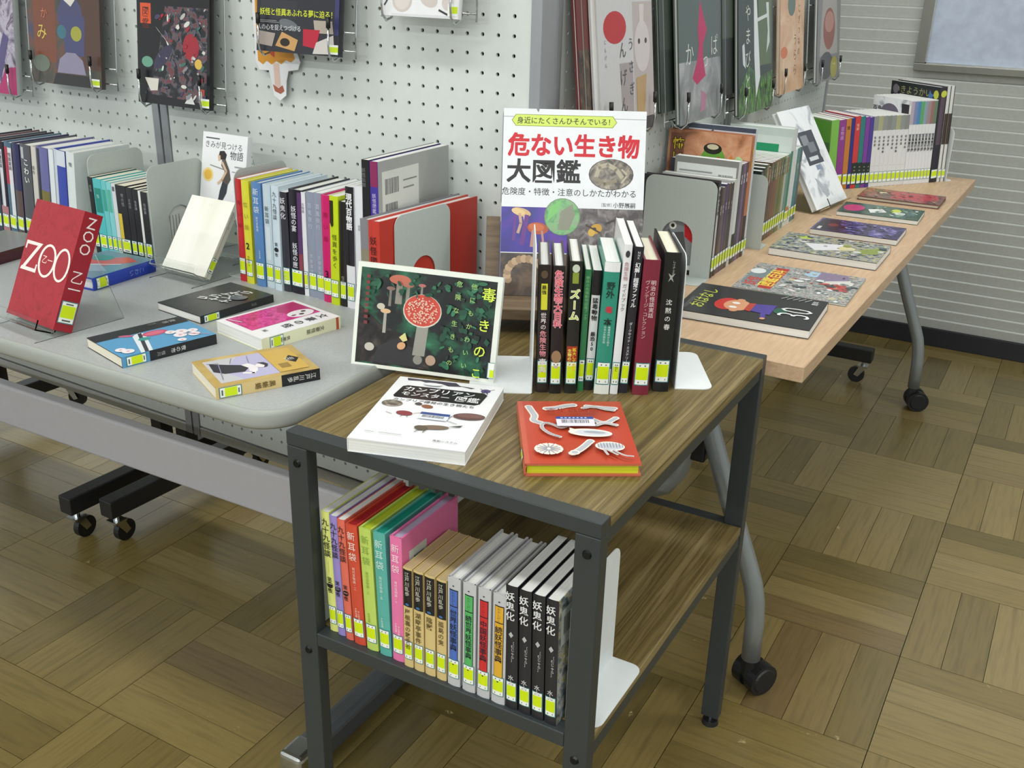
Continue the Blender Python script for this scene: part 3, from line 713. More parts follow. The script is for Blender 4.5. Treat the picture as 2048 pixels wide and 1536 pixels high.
book('picture_book', 'red hardback of parasite drawings with yellow page edges lying flat on the cart', flat((-.477, 1.024), ZC+.0162, 32.0, 'R', .134, .178, .016), .016, .134, .178, '#c4664c', right=par, pages='y', hard=True, sticker='plain', sb=.02, sh=.024)
# big illustrated reference book on a wooden stand
big = [('r', 0, 0, 1, 1, '#eef0f6'), ('r', 0, .955, 1, .958, '#9a9aa4'),
       ('p', [(.055, .938), (.085, .97), (.765, .97), (.795, .938), (.765, .908), (.085, .908)], '#8a9a3a'), ('p', [(.06, .938), (.088, .967), (.762, .967), (.79, .938), (.762, .911), (.088, .911)], '#d8ea6c'),
       ('h', '身近にたくさんひそんでいる！', .435, .924, .05, '#33421a', .012, .98),
       ('h', '危ない生き物', .497, .762, .166, '#d4152e', .03, .93), ('h', '大図鑑', .29, .622, .172, '#17171a', .024, 1.02),
       ('e', .765, .662, .158, .083, '#3c3630'), ('e', .765, .662, .152, .08, '@bug'), ('l', [(.66, .65), (.68, .7), (.74, .715), (.8, .69), (.84, .65)], .03, '#b5ab98'), ('l', [(.66, .64), (.72, .61), (.8, .63)], .025, '#8d836f'), ('l', [(.84, .69), (.88, .66), (.84, .62)], .012, '#bdb39c'),
       ('h', '危険度・特徴・注意のしかたがわかる', .475, .545, .056, '#34343c', .004), ('h', '［監修］', .74, .492, .027, '#55555c'), ('h', '小野展嗣', .865, .488, .04, '#2a2a30', .006),
       ('r', 0, .235, .47, .478, '@jelly'), ('r', .47, 0, 1, .478, '@bark'), ('r', 0, 0, .47, .23, '@brown'),
       ('e', .14, .45, .07, .022, '#d8b480', -14), ('e', .12, .452, .05, .016, '#e8c890', -14), ('l', [(.13, .44), (.14, .39), (.12, .34)], .02, '#c9a28a'), ('l', [(.16, .43), (.17, .38)], .012, '#d8b8a8'), ('l', [(.1, .43), (.09, .3)], .02, '#6a3090'), ('l', [(.18, .43), (.15, .28)], .03, '#6a2c8c'),
       ('e', .26, .365, .075, .032, '#b5502e', -6), ('e', .25, .372, .055, .02, '#cf6a3c', -6), ('l', [(.23, .35), (.22, .27)], .026, '#c08a80'), ('l', [(.29, .35), (.3, .29)], .016, '#c08a80'),
       ('e', .43, .43, .128, .1, '#6a8a60'), ('e', .43, .43, .122, .096, '@leaf'), ('p', [(.4, .36), (.42, .46), (.5, .5), (.52, .44), (.48, .36)], '#8d8f7e'), ('p', [(.32, .4), (.34, .48), (.42, .52), (.4, .46)], '#7cc872'),
       ('e', .67, .37, .045, .026, '#c99a34', 25), ('e', .64, .35, .025, .02, '#d8b04a'), ('l', [(.6, .39), (.7, .35)], .012, '#3a2c1c'), ('l', [(.74, .4), (.8, .42)], .012, '#2a2420'), ('e', .66, .37, .014, .008, '#2c2016')]
for i in range(15):
    a = math.radians(200-i*15); big.append(('e', .18+.13*math.cos(a), .115+.085*math.sin(a), .028, .02, '#c4a684' if i % 2 else '#a88a6c', math.degrees(a)))
bigM = leaning('R', (-.687, 1.424, .7455), 28.8, 17.9, .228, .016)
book('reference_book', 'tall white reference book with red and black title propped behind the row of spines', bigM, .016, .228, .298, '#eceef4', right=big, hard=True, sticker=None, spine=[('r', .1, .5, .9, .98, '#8d94a6'), ('r', .1, .02, .9, .4, '#4a63b0'), ('t', '危ない生き物大図鑑', .5, .8, .6, '#2a2a30')])
def wood_stand():
    t = thing('book_stand', 'dark brown wooden book stand under the tall white reference book', 'stand', (-.735, 1.40, ZC), math.radians(28.8))
    b = MB(); pts = rrect(-.15, -.07, .15, .035, .02, 5); b.prism([(x, y, .043) for x, y in pts], (0, 0, .019), M_STANDWOOD); b.build('base_plank', t, bevel=.002)
    for s in (-1, 1):
        f = MB(); f.box(s*.1-.012, s*.1+.012, -.045, .03, 0, .024, M_STANDWOOD); f.build('foot', t, bevel=.001)
    ti = math.radians(17.9); sN, c = math.sin(ti), math.cos(ti); y0 = .024
    p = MB(); p.prism([(-.085, y0, .044), (.085, y0, .044), (.085, y0+sN*.12, .044+c*.12), (-.085, y0+sN*.12, .044+c*.12)], (0, -c*.01, sN*.01), M_STANDWOOD); p.build('back_panel', t, bevel=.001)
wood_stand()
# ------------------------------------------------------------------ cart shelf: row of spines
GA = 'books in the row on the cart\'s lower shelf'
def T_(txt, vt, s, col, u=.5, b=.008, step=1.04): return ('t', txt, u, vt, s, col, b, step)
BLK = '#1e1e22'
A = [
 # x, y, T, H, D, dx, cover, pages, hard, spine, label
 (-.7560, .879, .0130, .181, .128, -.006, '#dfe584', 'w', 0, [T_('九十九怪談', .95, .85, BLK), ('e', .5, .4, .36, .026, BLK), T_('第', .47, .6, BLK), T_('一', .435, .6, '#e6ea9c'), T_('夜', .375, .6, BLK), ('r', .47, .5, .5, .6, '#8a8e3c')], 'yellow-green hardback first on the left in the cart\'s lower row'),
 (-.7410, .877, .0120, .180, .128, -.006, '#9a8ad0', 'w', 0, [T_('九十九怪談', .95, .85, BLK), ('e', .5, .4, .36, .024, BLK), T_('第', .47, .6, BLK), T_('三', .435, .6, '#b8a8e4'), T_('夜', .375, .6, BLK)], 'lavender purple hardback second from the left in the cart\'s lower row'),
 (-.7260, .875, .0120, .180, .128, -.007, '#e06e5c', 'w', 0, [T_('九十九怪談', .95, .85, BLK), ('e', .5, .4, .36, .024, BLK), T_('第', .47, .6, BLK), T_('二', .435, .6, '#f09a8c'), T_('夜', .375, .6, BLK)], 'salmon red hardback third from the left in the cart\'s lower row'),
 (-.7110, .874, .0180, .178, .128, -.008, '#d04e38', 'w', 1, [T_('新耳袋', .95, .7, '#f4e4dc', .5, .0, 1.2), T_('現代百物語・二', .66, .26, '#f0c8b8', .5), T_('木原浩勝', .32, .2, '#f0c8b8', .42), T_('中山市朗', .3, .2, '#f0c8b8', .66)], 'orange-red ghost-story hardback with white lettering and red page tops on the cart shelf'),
 (-.6900, .873, .0180, .180, .128, -.007, '#bfd668', 'w', 1, [T_('新耳袋', .95, .7, '#8fa84a', .5, 0, 1.2), T_('現代百物語・三', .66, .26, '#93ac4a', .5), T_('木原浩勝', .32, .2, '#93ac4a', .42)], 'lime green ghost-story hardback in the cart\'s lower row'),
 (-.6690, .873, .0180, .181, .128, -.006, '#5cb0a6', 'w', 1, [T_('新耳袋', .95, .7, '#d8efe8', .5, 0, 1.2), T_('現代百物語・五', .66, .26, '#c8e6de', .5), T_('木原浩勝', .32, .2, '#c8e6de', .42)], 'teal ghost-story hardback in the cart\'s lower row'),
 (-.6485, .873, .0175, .183, .128, -.001, '#ea78ac', 'w', 1, [T_('新耳袋', .95, .7, '#fbe4ee', .5, 0, 1.2), T_('現代百物語・十', .66, .26, '#fbd8e8', .5), T_('木原浩勝', .32, .2, '#fbd8e8', .42), T_('中山市朗', .3, .2, '#fbd8e8', .66)], 'pink ghost-story hardback beside the tan paperbacks on the cart shelf'),
]
TAN = '#d8bf84'
for i, (x, t2, lab) in enumerate((('屋根裏の散歩者', 0, 'first'), ('湖畔亭事件', 0, 'second'), ('陰獣', 0, 'third'), ('孤島の鬼', 0, 'fourth'))):
    xx = (-.6285, -.6130, -.5965, -.5790)[i]; tt = (.0135, .0145, .0150, .0140)[i]
    A.append((xx, .870, tt, .147, .105, 0, TAN, 't', 0, [('r', .02, .62, .98, .985, '#17171a'), T_('江戸川乱歩', .965, .5, '#d8d4c8', .5, .004), ('e', .5, .645, .2, .012, '#3f6ea8'), T_(x, .6, .62, '#5a4424', .5, .01)], 'tan mystery paperback with black spine top, %s of the four from the pink book' % lab))
for i, (tt, c1, lab) in enumerate((('世界妖怪事典', '#4d6fc0', 'blue'), ('続世界妖怪事典', '#56b464', 'green'), ('中国妖怪事典', '#cf2c30', 'red'), ('続妖怪事典', '#e0ac34', 'yellow'))):
    xx = (-.5620, -.5405, -.5195, -.4990)[i]; W = (.0178, .0180, .0175, .0185)[i]
    A.append((xx, .869, W, .157, .128, 0, '#c4c4c8', 'w', 1, [('r', .16, .24, .84, .9, '#20242c'), ('r', .2, .247, .8, .745, c1), ('r', .2, .755, .8, .893, c1), T_(tt, .72, .5 if len(tt) > 6 else .56, '#1c2030', .5, .014, 1.0), T_('水木しげる', .885, .22, '#2a3040', .5), ('e', .5, .935, .07, .006, '#30343c'), ('e', .5, .21, .07, .006, '#30343c')], 'pale grey yokai dictionary whose spine has a %s title panel' % lab))
for i in range(4):
    xx = (-.4785, -.4605, -.4430, -.4255)[i]
    A.append((xx, .869, .0158, .173, .13, -.004, '#25252b', 'w', 0, [T_('妖鬼化', .96, .78, '#e8e8ea', .42, .014, 1.1), ('p', [(.3, .62), (.5, .645), (.7, .62), (.5, .595)], '#b8b8bc'), T_('［むじゃら］', .57, .3, '#c8c8cc', .64), T_('水木', .29, .5, '#d8d8dc', .5, .006)], 'black yokai paperback with brush lettering, %s of four on the cart shelf from the left' % ('first', 'second', 'third', 'fourth')[i]))
for (x, y, T, H, D, dx, c, pg, hd, sp, lab) in A:
    kw = {}
    if '木原浩勝' in str(sp) and c != '#ea78ac': kw = {}
    o = book('book', lab, standing(x, y, ZS, 0, dx, H, T), T, D, H, c, spine=sp, pages=pg, hard=bool(hd), group=GA, round_spine=True, sb=.012, sh=.028,
             right=[('r', .12, .5, .42, .86, '#cfd3cc'), ('bar', .2, .66, .36, .8)] if c == '#ea78ac' else ([('r', .05, .62, .4, .9, '#b9beb8'), ('bar', .1, .7, .3, .84)] if lab.startswith('black yokai paperback with brush lettering, fourth') else ()), cr='@comic2' if lab.startswith('black yokai paperback with brush lettering, fourth') else None)
    if '新耳袋' in str(sp):       # painted page tops
        tp = {'#d04e38': '#a81e2a', '#bfd668': '#b6c62c', '#5cb0a6': '#0f8a78', '#ea78ac': '#b8aac8'}[c]
        m = MB(); m.box(.0028, T-.0028, .003, D-.003, H-.003, H-.0026, mat(tp, .6)); m.build('coloured_page_top', o)
bookend('white steel bookend standing right of the black paperbacks on the cart shelf', -.4075, .888, ZS, 0, .135, .172, .044, 1, M_BEW, False)
bookend('white steel bookend at the left end of the cart shelf row', -.7745, .888, ZS, 0, .12, .15, .02, -1, M_BEW, False)

# ------------------------------------------------------------------ cart top: row of spines between white bookends
GB = 'books between the bookends on the cart top'
def ctr_(txt, vt, s, col, b=.012, u=.5, step=1.03): return ('t', txt, u, vt, s, col, b, step)
Bk = [
 (-.593, 1.138, .0152, .180, -.002, '#241c1c', 'w', 1, [('r', .12, .02, .88, .3, '#2e2624'), ('e', .5, .93, .3, .03, '#5a4a3a'), ('r', .25, .66, .8, .86, '#d8d83a'), ctr_('最強', .85, .42, '#2a2418'), ctr_('世界の', .64, .52, '#e8e0e0'), ctr_('危険生物', .5, .6, '#e89aa4'), ctr_('事典', .28, .7, '#e4dcdc')], 'dark brown children\'s book with yellow strip, first from the left on the cart top'),
 (-.576, 1.144, .0156, .180, -.001, '#1e191b', 'w', 1, [ctr_('危険生物大百科', .97, .74, '#f2b6c0', .05, .5, .98), ctr_('危険生物大百科', .97, .74, '#d03048', .004, .5, .98), ('e', .5, .3, .42, .05, '#9a7a5a'), ('e', .5, .22, .2, .012, '#c8b8b0')], 'black book with pink-red title on dangerous creatures, second from the left on the cart top'),
 (-.559, 1.156, .0162, .186, .0, '#1b1f1a', 'w', 1, [('e', .5, .95, .3, .03, '#c8d0c0'), ('r', .25, .84, .75, .92, '#8a9a3a'), ctr_('ズーム', .8, .84, '#f4f7e0', .06, .5, 1.1), ctr_('ズーム', .8, .84, '#b8cc3a', .004, .5, 1.1), ('r', .08, .13, .92, .37, '#a83a20'), ctr_('拡大して発見', .36, .34, '#f0d83a', .02, .68), ctr_('生物のひみつ', .35, .34, '#f4e870', .02, .3)], 'dark book with big lime katakana title, third from the left on the cart top'),
 (-.5475, 1.172, .0083, .173, .003, '#2f7a4c', 'w', 0, [ctr_('野外の危険動物図鑑ブック', .95, .6, '#8cc494', .0)], 'thin green field guide on the cart top, fourth from the left'),
 (-.5410, 1.181, .0113, .171, .004, '#e6e8ea', 'w', 0, [('r', 0, .8, 1, 1, '#1c1c20'), ('r', 0, 0, 1, .1, '#1c1c20'), ctr_('猛毒動物', .78, .7, '#1c1c20', .02), ctr_('最恐50', .5, .6, '#1c1c20', .02)], 'white spine with black top and bottom, fifth from the left on the cart top'),
 (-.5240, 1.176, .0204, .186, .005, '#2f8f7a', 'w', 0, [('r', 0, .93, 1, 1, '#eceef0'), ('r', 0, 0, 1, .2, '#eceeea'), ctr_('野外', .86, .56, '#16302a', .02, .5), ctr_('毒', .68, .5, '#d0344a', .02), ctr_('本', .59, .56, '#16302a', .02), ctr_('被害実例から知る', .53, .17, '#d8ece4', .0, .64), ctr_('日本の危険生物', .53, .17, '#d8ece4', .0, .36)], 'thick green paperback with white top and bottom on the cart top'),
 (-.5050, 1.187, .0104, .210, .007, '#e8e8ec', 'w', 0, [('e', .5, .94, .28, .022, '#3a3a42'), ctr_('危険生物', .89, .6, '#b88a96', .01), ctr_('ガイドブック', .75, .6, '#7a7480', .01), ctr_('山と', .2, .4, '#1c1c20')], 'thin white guidebook standing tallest in the cart-top row'),
 (-.4965, 1.197, .0118, .206, .009, '#25242c', 'w', 0, [ctr_('NHK', .975, .38, '#e0e0e6', .0, .5, .8), ctr_('幻解！超常ファイル', .9, .6, '#f0f0f4', .02, .5, .97), ctr_('ダークサイド・ミステリー', .5, .4, '#d8d8de', .01)], 'dark navy paperback with white title beside the maroon book'),
 (-.4785, 1.202, .0220, .190, .003, '#7c2438', 'c', 1, [ctr_('明治の怪談実話', .86, .33, '#e6ccd0', .004, .68), ctr_('ヴィンテージ・コレクション', .86, .3, '#d8b4ba', .004, .34, .95), ('r', .3, .17, .72, .185, '#d8b8b8')], 'thick maroon hardback on the cart top'),
 (-.4590, 1.228, .0215, .197, .002, '#17191a', 'c', 1, [ctr_('沈黙の春', .68, .4, '#e4e4e0', .01, .5, 1.35), ctr_('レイチェル', .95, .2, '#b8b8b4', 0, .6, .9), ('p', [(.3, .86), (.5, .845), (.72, .86), (.56, .83), (.66, .8), (.48, .82), (.32, .8), (.42, .83)], '#a8a8a4')], 'thick black hardback at the right end of the cart-top row'),
]
for (x, y, T, H, dx, c, pg, hd, sp, lab) in Bk:
    book('book', lab, standing(x, y, ZC, 28.5, dx, H, T), T, .13 if H < .2 else .148, H, c, spine=sp, pages=pg, hard=bool(hd), group=GB, round_spine=True, sb=.014, sh=.033)
bookend('white steel bookend left of the cart-top row, foot towards the mushroom book', -.5955, 1.128, ZC, 29.5, .14, .205, .085, -1, M_BEW, False)
bookend('white steel bookend right of the cart-top row, foot at the cart\'s back corner', -.4355, 1.252, ZC, 29.5, .145, .19, .054, 1, M_BEW, False)

# ------------------------------------------------------------------ grey table: right-hand row of spines
GC = 'books in the right-hand row on the grey table'
C = [
 (-1.264, 1.279, .0150, .181, .005, '#c22a30', 'w', 0, [T_('怖い絵', .8, .6, '#a01c26', .5, .0, 2.2)], 'red book first on the left in the grey table\'s long row'),
 (-1.2445, 1.275, .0165, .181, .003, '#dcd83c', 'w', 1, [T_('怖い絵', .8, .62, '#b4a830', .5, .01, 1.9), T_('2', .42, .95, '#1c1c1c', .5, .02), T_('中野京子', .28, .3, '#8a8430', .5)], 'yellow book numbered 2 beside the red book on the grey table'),
 (-1.2200, 1.273, .0205, .181, .003, '#5b86bc', 'w', 1, [T_('新耳袋', .95, .62, '#e0eaf6', .5, .0, 1.2), T_('現代百物語', .68, .24, '#d0dcf0', .5), T_('木原浩勝', .36, .18, '#c8d8ee', .6)], 'mid blue hardback third from the left in the grey table\'s long row'),
 (-1.1980, 1.275, .0170, .180, .004, '#c4d4de', 'w', 1, [T_('新耳袋', .8, .55, '#3a444c', .5, .0, 1.15), ('r', .2, .28, .8, .6, '#d4e0e8')], 'pale blue hardback with dark title and no band, in the grey table\'s long row'),
 (-1.1765, 1.271, .0155, .181, .005, '#cfdeea', 'w', 1, [T_('九十九怪談', .95, .6, '#343c44', .5, .0), ('e', .5, .4, .3, .022, '#20262c'), T_('第', .47, .45, '#3a444c'), T_('夜', .37, .45, '#3a444c')], 'pale blue hardback with a black dot on its spine on the grey table'),
 (-1.1595, 1.275, .0160, .172, .001, '#34343c', 'w', 0, [T_('妖鬼化', .95, .72, '#d8d8dc', .5, .014, 1.1), T_('水木', .2, .4, '#c8c8cc')], 'charcoal yokai paperback with brush lettering in the grey table\'s long row'),
 (-1.1425, 1.275, .0275, .179, .005, '#1e1b28', 'w', 1, [T_('妖怪の宴', .85, .4, '#e8e8ee', .4, .01, 1.0), T_('妖怪の匣', .5, .4, '#e8e8ee', .42, .01, 1.0), ('r', .68, .4, .98, .98, '#5a3a6a'), ('r', .7, .08, .98, .4, '#8a4050')], 'thick black and purple book in the middle of the grey table\'s long row'),
 (-1.1140, 1.275, .0090, .177, .002, '#e4e4ea', 'w', 0, [T_('百物語', .9, .6, '#8a8a94', .5)], 'thin white paperback between the black and purple book and the greys'),
 (-1.1040, 1.276, .0175, .179, .002, '#8f96aa', 'w', 0, [T_('百鬼夜行', .9, .5, '#c8cede', .5, .0, 1.3), T_('京極夏彦', .42, .42, '#c0c6d8', .5, 0, 1.2)], 'lavender grey book, left one of the twin greys on the grey table'),
 (-1.0855, 1.274, .0175, .180, .002, '#9298ac', 'w', 0, [T_('百鬼夜行', .9, .5, '#c8cede', .5, .0, 1.3), T_('京極夏彦', .42, .42, '#c0c6d8', .5, 0, 1.2)], 'lavender grey book, right one of the twin greys on the grey table'),
 (-1.0665, 1.268, .0180, .180, .003, '#cc1c6a', 'w', 1, [T_('怖い絵', .85, .55, '#a8124e', .5, .0, 2.0), T_('3', .32, .95, '#3a0c20', .5, .02)], 'magenta book numbered 3 in the grey table\'s long row'),
 (-1.0470, 1.263, .0170, .182, .005, '#c4d818', 'w', 0, [('p', [(.1, .96), (.5, .96), (.5, .74), (.3, .72), (.1, .76)], '#2a2e10'), T_('怪異を歩く', .66, .6, '#3a4410', .6, .0, 1.15)], 'bright yellow-green paperback beside the magenta book on the grey table'),
 (-1.0285, 1.264, .0130, .175, .005, '#1c1a16', 'w', 0, [T_('怪談', .3, .5, '#8a8478', .5)], 'narrow black book between the lime one and the white-footed one'),
 (-1.0135, 1.263, .0165, .201, .004, '#e6e6ec', 'w', 0, [('r', 0, .36, 1, 1, '#1c1c22'), T_('現代百物語', .95, .72, '#f0f0f4', .5, .03, 1.0)], 'taller book with black upper spine and white foot on the grey table'),
 (-.9950, 1.264, .0150, .203, .003, '#e2e4ea', 'w', 0, [T_('怪談', .7, .3, '#9a9aa4', .6)], 'white paperback at the right end of the grey table\'s long row'),
]
for (x, y, T, H, dx, c, pg, hd, sp, lab) in C:
    book('book', lab, standing(x, y, ZL, 0, dx, H, T), T, .128 if H < .2 else .15, H, c, spine=sp, pages=pg, hard=bool(hd), group=GC, round_spine=True, sb=.013, sh=.03)
book('book', 'tall black-spined magazine behind the grey and red books on the grey table', standing(-.9775, 1.265, ZL, 0, 0, .246, .0145), .0145, .2, .246, '#1b1a1e', spine=[T_('妖怪伝説', .95, .5, '#7a7a80', .3)], sticker=None, group='large books by the steel bookend')
sil = [('r', .05, .56, .55, .93, '#dcded8'), ('bar', .09, .78, .27, .88), ('bar', .09, .62, .25, .72), ('r', .33, .84, .52, .85, '#8a8c88'), ('r', .33, .79, .48, .8, '#8a8c88'), ('r', .33, .635, .52, .655, '#5a5c58'), ('r', .42, .36, .56, .5, '#4a4c4a'), ('r', .435, .37, .545, .48, '#e4e6e2')]
book('book', 'large silver-backed book with barcode sticker and purple spine on the grey table', standing(-.962, 1.265, ZL, 0, 0, .245, .0155), .0155, .2, .245, '#43349a', cr='#a6a8a6', right=sil, spine=[('r', .05, .84, .95, 1, '#8a2a5a'), T_('妖怪図鑑', .8, .5, '#c8c0e8', .5)], sticker=None, group='large books by the steel bookend')
book('book', 'landscape grey and olive hardback behind the red one on the grey table', standing(-.9520, 1.224, ZL, -5.4, 0, .165, .020), .020, .245, .165, '#85838a', spine=[('r', 0, 0, 1, .72, '#8a8672')], hard=True, sticker=None, group='large books by the steel bookend')
book('book', 'landscape red hardback of yokai pictures against the steel bookend', standing(-.9305, 1.216, ZL, -5.6, 0, .167, .0225), .0225, .245, .167, '#c23a2e', spine=[T_('妖怪図巻', .86, .62, '#4a1a16', .5, .01, 1.12)], hard=True, sticker=None, group='large books by the steel bookend')
bookend('grey steel bookend just left of the red and yellow books, seen above them', -1.2715, 1.288, ZL, 0, .135, .192, .04, -1, None, False)
bookend('grey steel bookend with arched opening against the red book on the grey table', -.9035, 1.245, ZL, -5.6, .136, .17, .07, 1)

# ------------------------------------------------------------------ grey table: left-hand rows
GD = 'tall books at the left end of the grey table'
TALL = [(-1.938, .02, '#2a2a30', []), (-1.915, .021, '#6a4a52', []), (-1.892, .02, '#3a4450', []),
        (-1.870, .021, '#2a2030', [('r', .3, .2, .75, .92, '#d8d8e0'), T_('新選怪談', .9, .4, '#3a3a44', .52), ('r', 0, 0, 1, .3, '#b07a80')]),
        (-1.8475, .022, '#4a6a80', [('r', 0, .55, 1, .95, '#b02440'), ('r', .55, .15, .98, .95, '#dcdce2'), T_('怪談実話', .9, .4, '#4a4a54', .76)]),
        (-1.8240, .021, '#2e2c58', [('r', 0, 0, 1, .5, '#5c4a48')]),
        (-1.8000, .030, '#55555c', [T_('こわい', .86, .5, '#e8e8ea', .6, .02, 1.2), ('r', .1, .85, .4, .97, '#b8b8bc')]),
        (-1.7680, .014, '#cfcac2', [T_('話の', .8, .6, '#4a4640', .4)]),
        (-1.7520, .032, '#6a6aa0', [('r', 0, 0, 1, .55, '#7a6f3a'), ('r', .05, .2, .3, .98, '#1e1e26')]),
        (-1.7180, .014, '#dfe5e8', []),
        (-1.7020, .032, '#3a4aa8', [('r', 0, 0, .3, 1, '#c8d0dc'), ('r', .3, .84, 1, 1, '#d4dae4'), ('r', .3, 0, 1, .24, '#93a8d4'), T_('下', .3, .5, '#1e2a60', .65, .02)]),
        (-1.6680, .022, '#dce3e2', [T_('怪', .9, .4, '#4a5250', .6)])]
for i, (x, T, c, sp) in enumerate(TALL):
    desc = ('black', 'dusky rose', 'slate blue', 'dark purple with white strip', 'blue and red with white strip', 'navy over brown', 'grey with white brush title', 'off-white', 'violet and olive', 'plain white', 'blue and white', 'white with small mark')[i]
    book('book', '%s tall book, %s in the far-left leaning row' % (desc, ('first', 'second', 'third', 'fourth', 'fifth', 'sixth', 'seventh', 'eighth', 'ninth', 'tenth', 'eleventh', 'last')[i]),
         standing(x-.018, 1.262, ZL, 0, .022, .186, T), T*.97, .13, .186, c, spine=sp, hard=True, group=GD, sb=.012, sh=.028)
bookend('grey steel bookend rising above the small teal paperbacks on the grey table', -1.6175, 1.268, ZL, 0, .13, .183, .06, 1, None, False)
GE = 'small paperbacks between two bookends on the grey table'
SM = [(-1.6140, .0125, '#22262a', [('r', .1, .1, .9, .96, '#17181a'), T_('怪談', .9, .5, '#8a8a88')], 'black'), (-1.6005, .021, '#52bcc0', [('r', .08, .56, .92, .88, '#1f8a7e'), T_('怪', .8, .35, '#a8dcd4')], 'teal, widest'), (-1.5785, .0125, '#6cc4c6', [('r', .1, .6, .8, .88, '#3aa08e')], 'teal with green patch'), (-1.5650, .0125, '#84cfd4', [('r', .1, .6, .8, .9, '#57b29c')], 'pale teal'),
      (-1.5515, .010, '#d4dadc', [('r', .2, .9, .8, .96, '#5a5c60')], 'pale grey'), (-1.5405, .026, '#1f1e22', [('r', 0, .1, .36, .62, '#d8c040'), T_('夜の怪', .9, .3, '#8a8a8e', .62)], 'black and yellow'), (-1.5135, .0145, '#242328', [T_('百物語', .85, .4, '#86868a')], 'black, narrow'), (-1.4980, .0145, '#1e1d22', [T_('怪奇譚', .85, .4, '#9a9a9e')], 'black with bright title'), (-1.4825, .0055, '#e4e6e4', [], 'thin white'), (-1.4760, .0165, '#212024', [T_('怪談集', .85, .4, '#8e8e92')], 'black beside the right bookend')]
for i, (x, T, c, sp, d) in enumerate(SM):
    book('paperback', '%s small paperback, %s from the left between the two bookends' % (d, ('first', 'second', 'third', 'fourth', 'fifth', 'sixth', 'seventh', 'eighth', 'ninth', 'tenth')[i]), standing(x, 1.262, ZL, 0, 0, .144 if i < 8 else .138, T), T, .105, .145-.0012*i, c, spine=sp, pages='c', group=GE, sb=.013, sh=.026, right=[('r', 0, 0, 1, 1, '#d9dcd8')]+[('r', .3+.07*k, .3, .315+.07*k, .62, '#7a7c7a') for k in range(6)] if i == 9 else ())
bookend('grey steel bookend with arched opening right of the small paperbacks', -1.4565, 1.262, ZL, 0, .135, .18, .06, 1)

# ------------------------------------------------------------------ grey table: display stands and flat books
book('book', 'red ZOO book displayed on a clear stand at the table\'s front left', leaning('L', (-1.344, .914, ZL+.0135), -6.3, 25.2, .126, .031), .031, .126, .182, '#9a1828', hard=False, round_spine=False, pages='c', cl='@noisered', sticker='full', sb=.012, sh=.034,
     left=[('p', [(.03, .645), (.37, .645), (.34, .62), (.03, .615)], '#f6e6e2'), ('p', [(.03, .645), (.065, .645), (.055, .575), (.03, .575)], '#f6e6e2'), ('p', [(.3, .64), (.37, .645), (.1, .4), (.03, .395)], '#f6e6e2'), ('p', [(.03, .395), (.36, .395), (.36, .425), (.05, .425)], '#f6e6e2'), ('p', [(.325, .395), (.36, .395), (.36, .465), (.335, .465)], '#f6e6e2'), ('e', .535, .52, .175, .142, '#f6e6e2'), ('e', .535, .52, .135, .122, '#a01a2a'), ('e', .84, .52, .155, .142, '#f6e6e2'), ('e', .84, .52, .118, .122, '#a01a2a'), ('h', '乙一', .54, .5, .11, '#f6d8d4', 0)],
     spine=[T_('ZOO', .985, .78, '#f6e6e2', .5, 0, .82), T_('乙一', .52, .72, '#f6e6e2', .5, 0, .85)])
acrylic_stand('clear acrylic easel holding up the red ZOO book', (-1.344, .914), -6.3, 25.2, .125, .165)
book('book', 'cream white book on a clear stand in front of the bookend', leaning('L', (-1.351, 1.228, ZL+.0135), -2.7, 36.0, .109, .014), .014, .109, .143, '#e9e7dc', cl='@cream', left=[('h', 'しろ', .5, .9, .05, '#d8d6cc')], spine=[T_('白', .7, .4, '#a8a69c')], pages='c', sb=.01, sh=.028)
acrylic_stand('clear acrylic easel holding up the cream white book', (-1.351, 1.228), -2.7, 36.0, .112, .13)
fig = [('r', 0, 0, 1, 1, '#f0f0f4'), ('r', .07, .925, .38, .94, '#4a4a50'), ('h', 'きみが見つける', .48, .825, .122, '#3a3a40', 0), ('h', '物語', .78, .715, .15, '#3a3a40', .004),
       ('e', .16, .49, .12, .085, '#f0d890'), ('e', .16, .49, .085, .06, '#e8b850'), ('p', [(.4, .79), (.5, .8), (.56, .76), (.54, .7), (.44, .69), (.38, .73)], '#2a2422'), ('p', [(.36, .74), (.42, .74), (.43, .68), (.38, .67)], '#d8b89a'),
       ('p', [(.46, .69), (.54, .7), (.64, .58), (.68, .47), (.62, .4), (.5, .43), (.53, .56), (.45, .62)], '#5c544e'), ('l', [(.47, .66), (.57, .56), (.48, .45), (.4, .4)], .045, '#d8bca0'), ('p', [(.5, .43), (.62, .4), (.6, .3), (.52, .2), (.58, .1), (.64, .02), (.54, .02), (.46, .1), (.42, .2), (.45, .32)], '#3c4048'), ('l', [(.2, .61), (.5, .58)], .014, '#8a8680'), ('r', .75, .62, .95, .635, '#9a9aa0'), ('r', .7, .56, .95, .57, '#9a9aa0')]
book('book', 'white book with a stooping figure on its cover propped near the pegboard', leaning('L', (-1.394, 1.372, .79), -1.5, 11, .113, .012), .012, .113, .152, '#e4e4ea', left=fig, sticker=None, pages='w')
acrylic_stand('tall clear acrylic easel under the book with the stooping figure', (-1.394, 1.372), -1.5, 11, .11, .19, .0, .05)
fl1 = [('r', 0, 0, 1, 1, '#2c2e30'), ('r', .1, .2, .9, .7, '@smoke') if False else ('r', .05, .05, .5, .5, '#343638')]
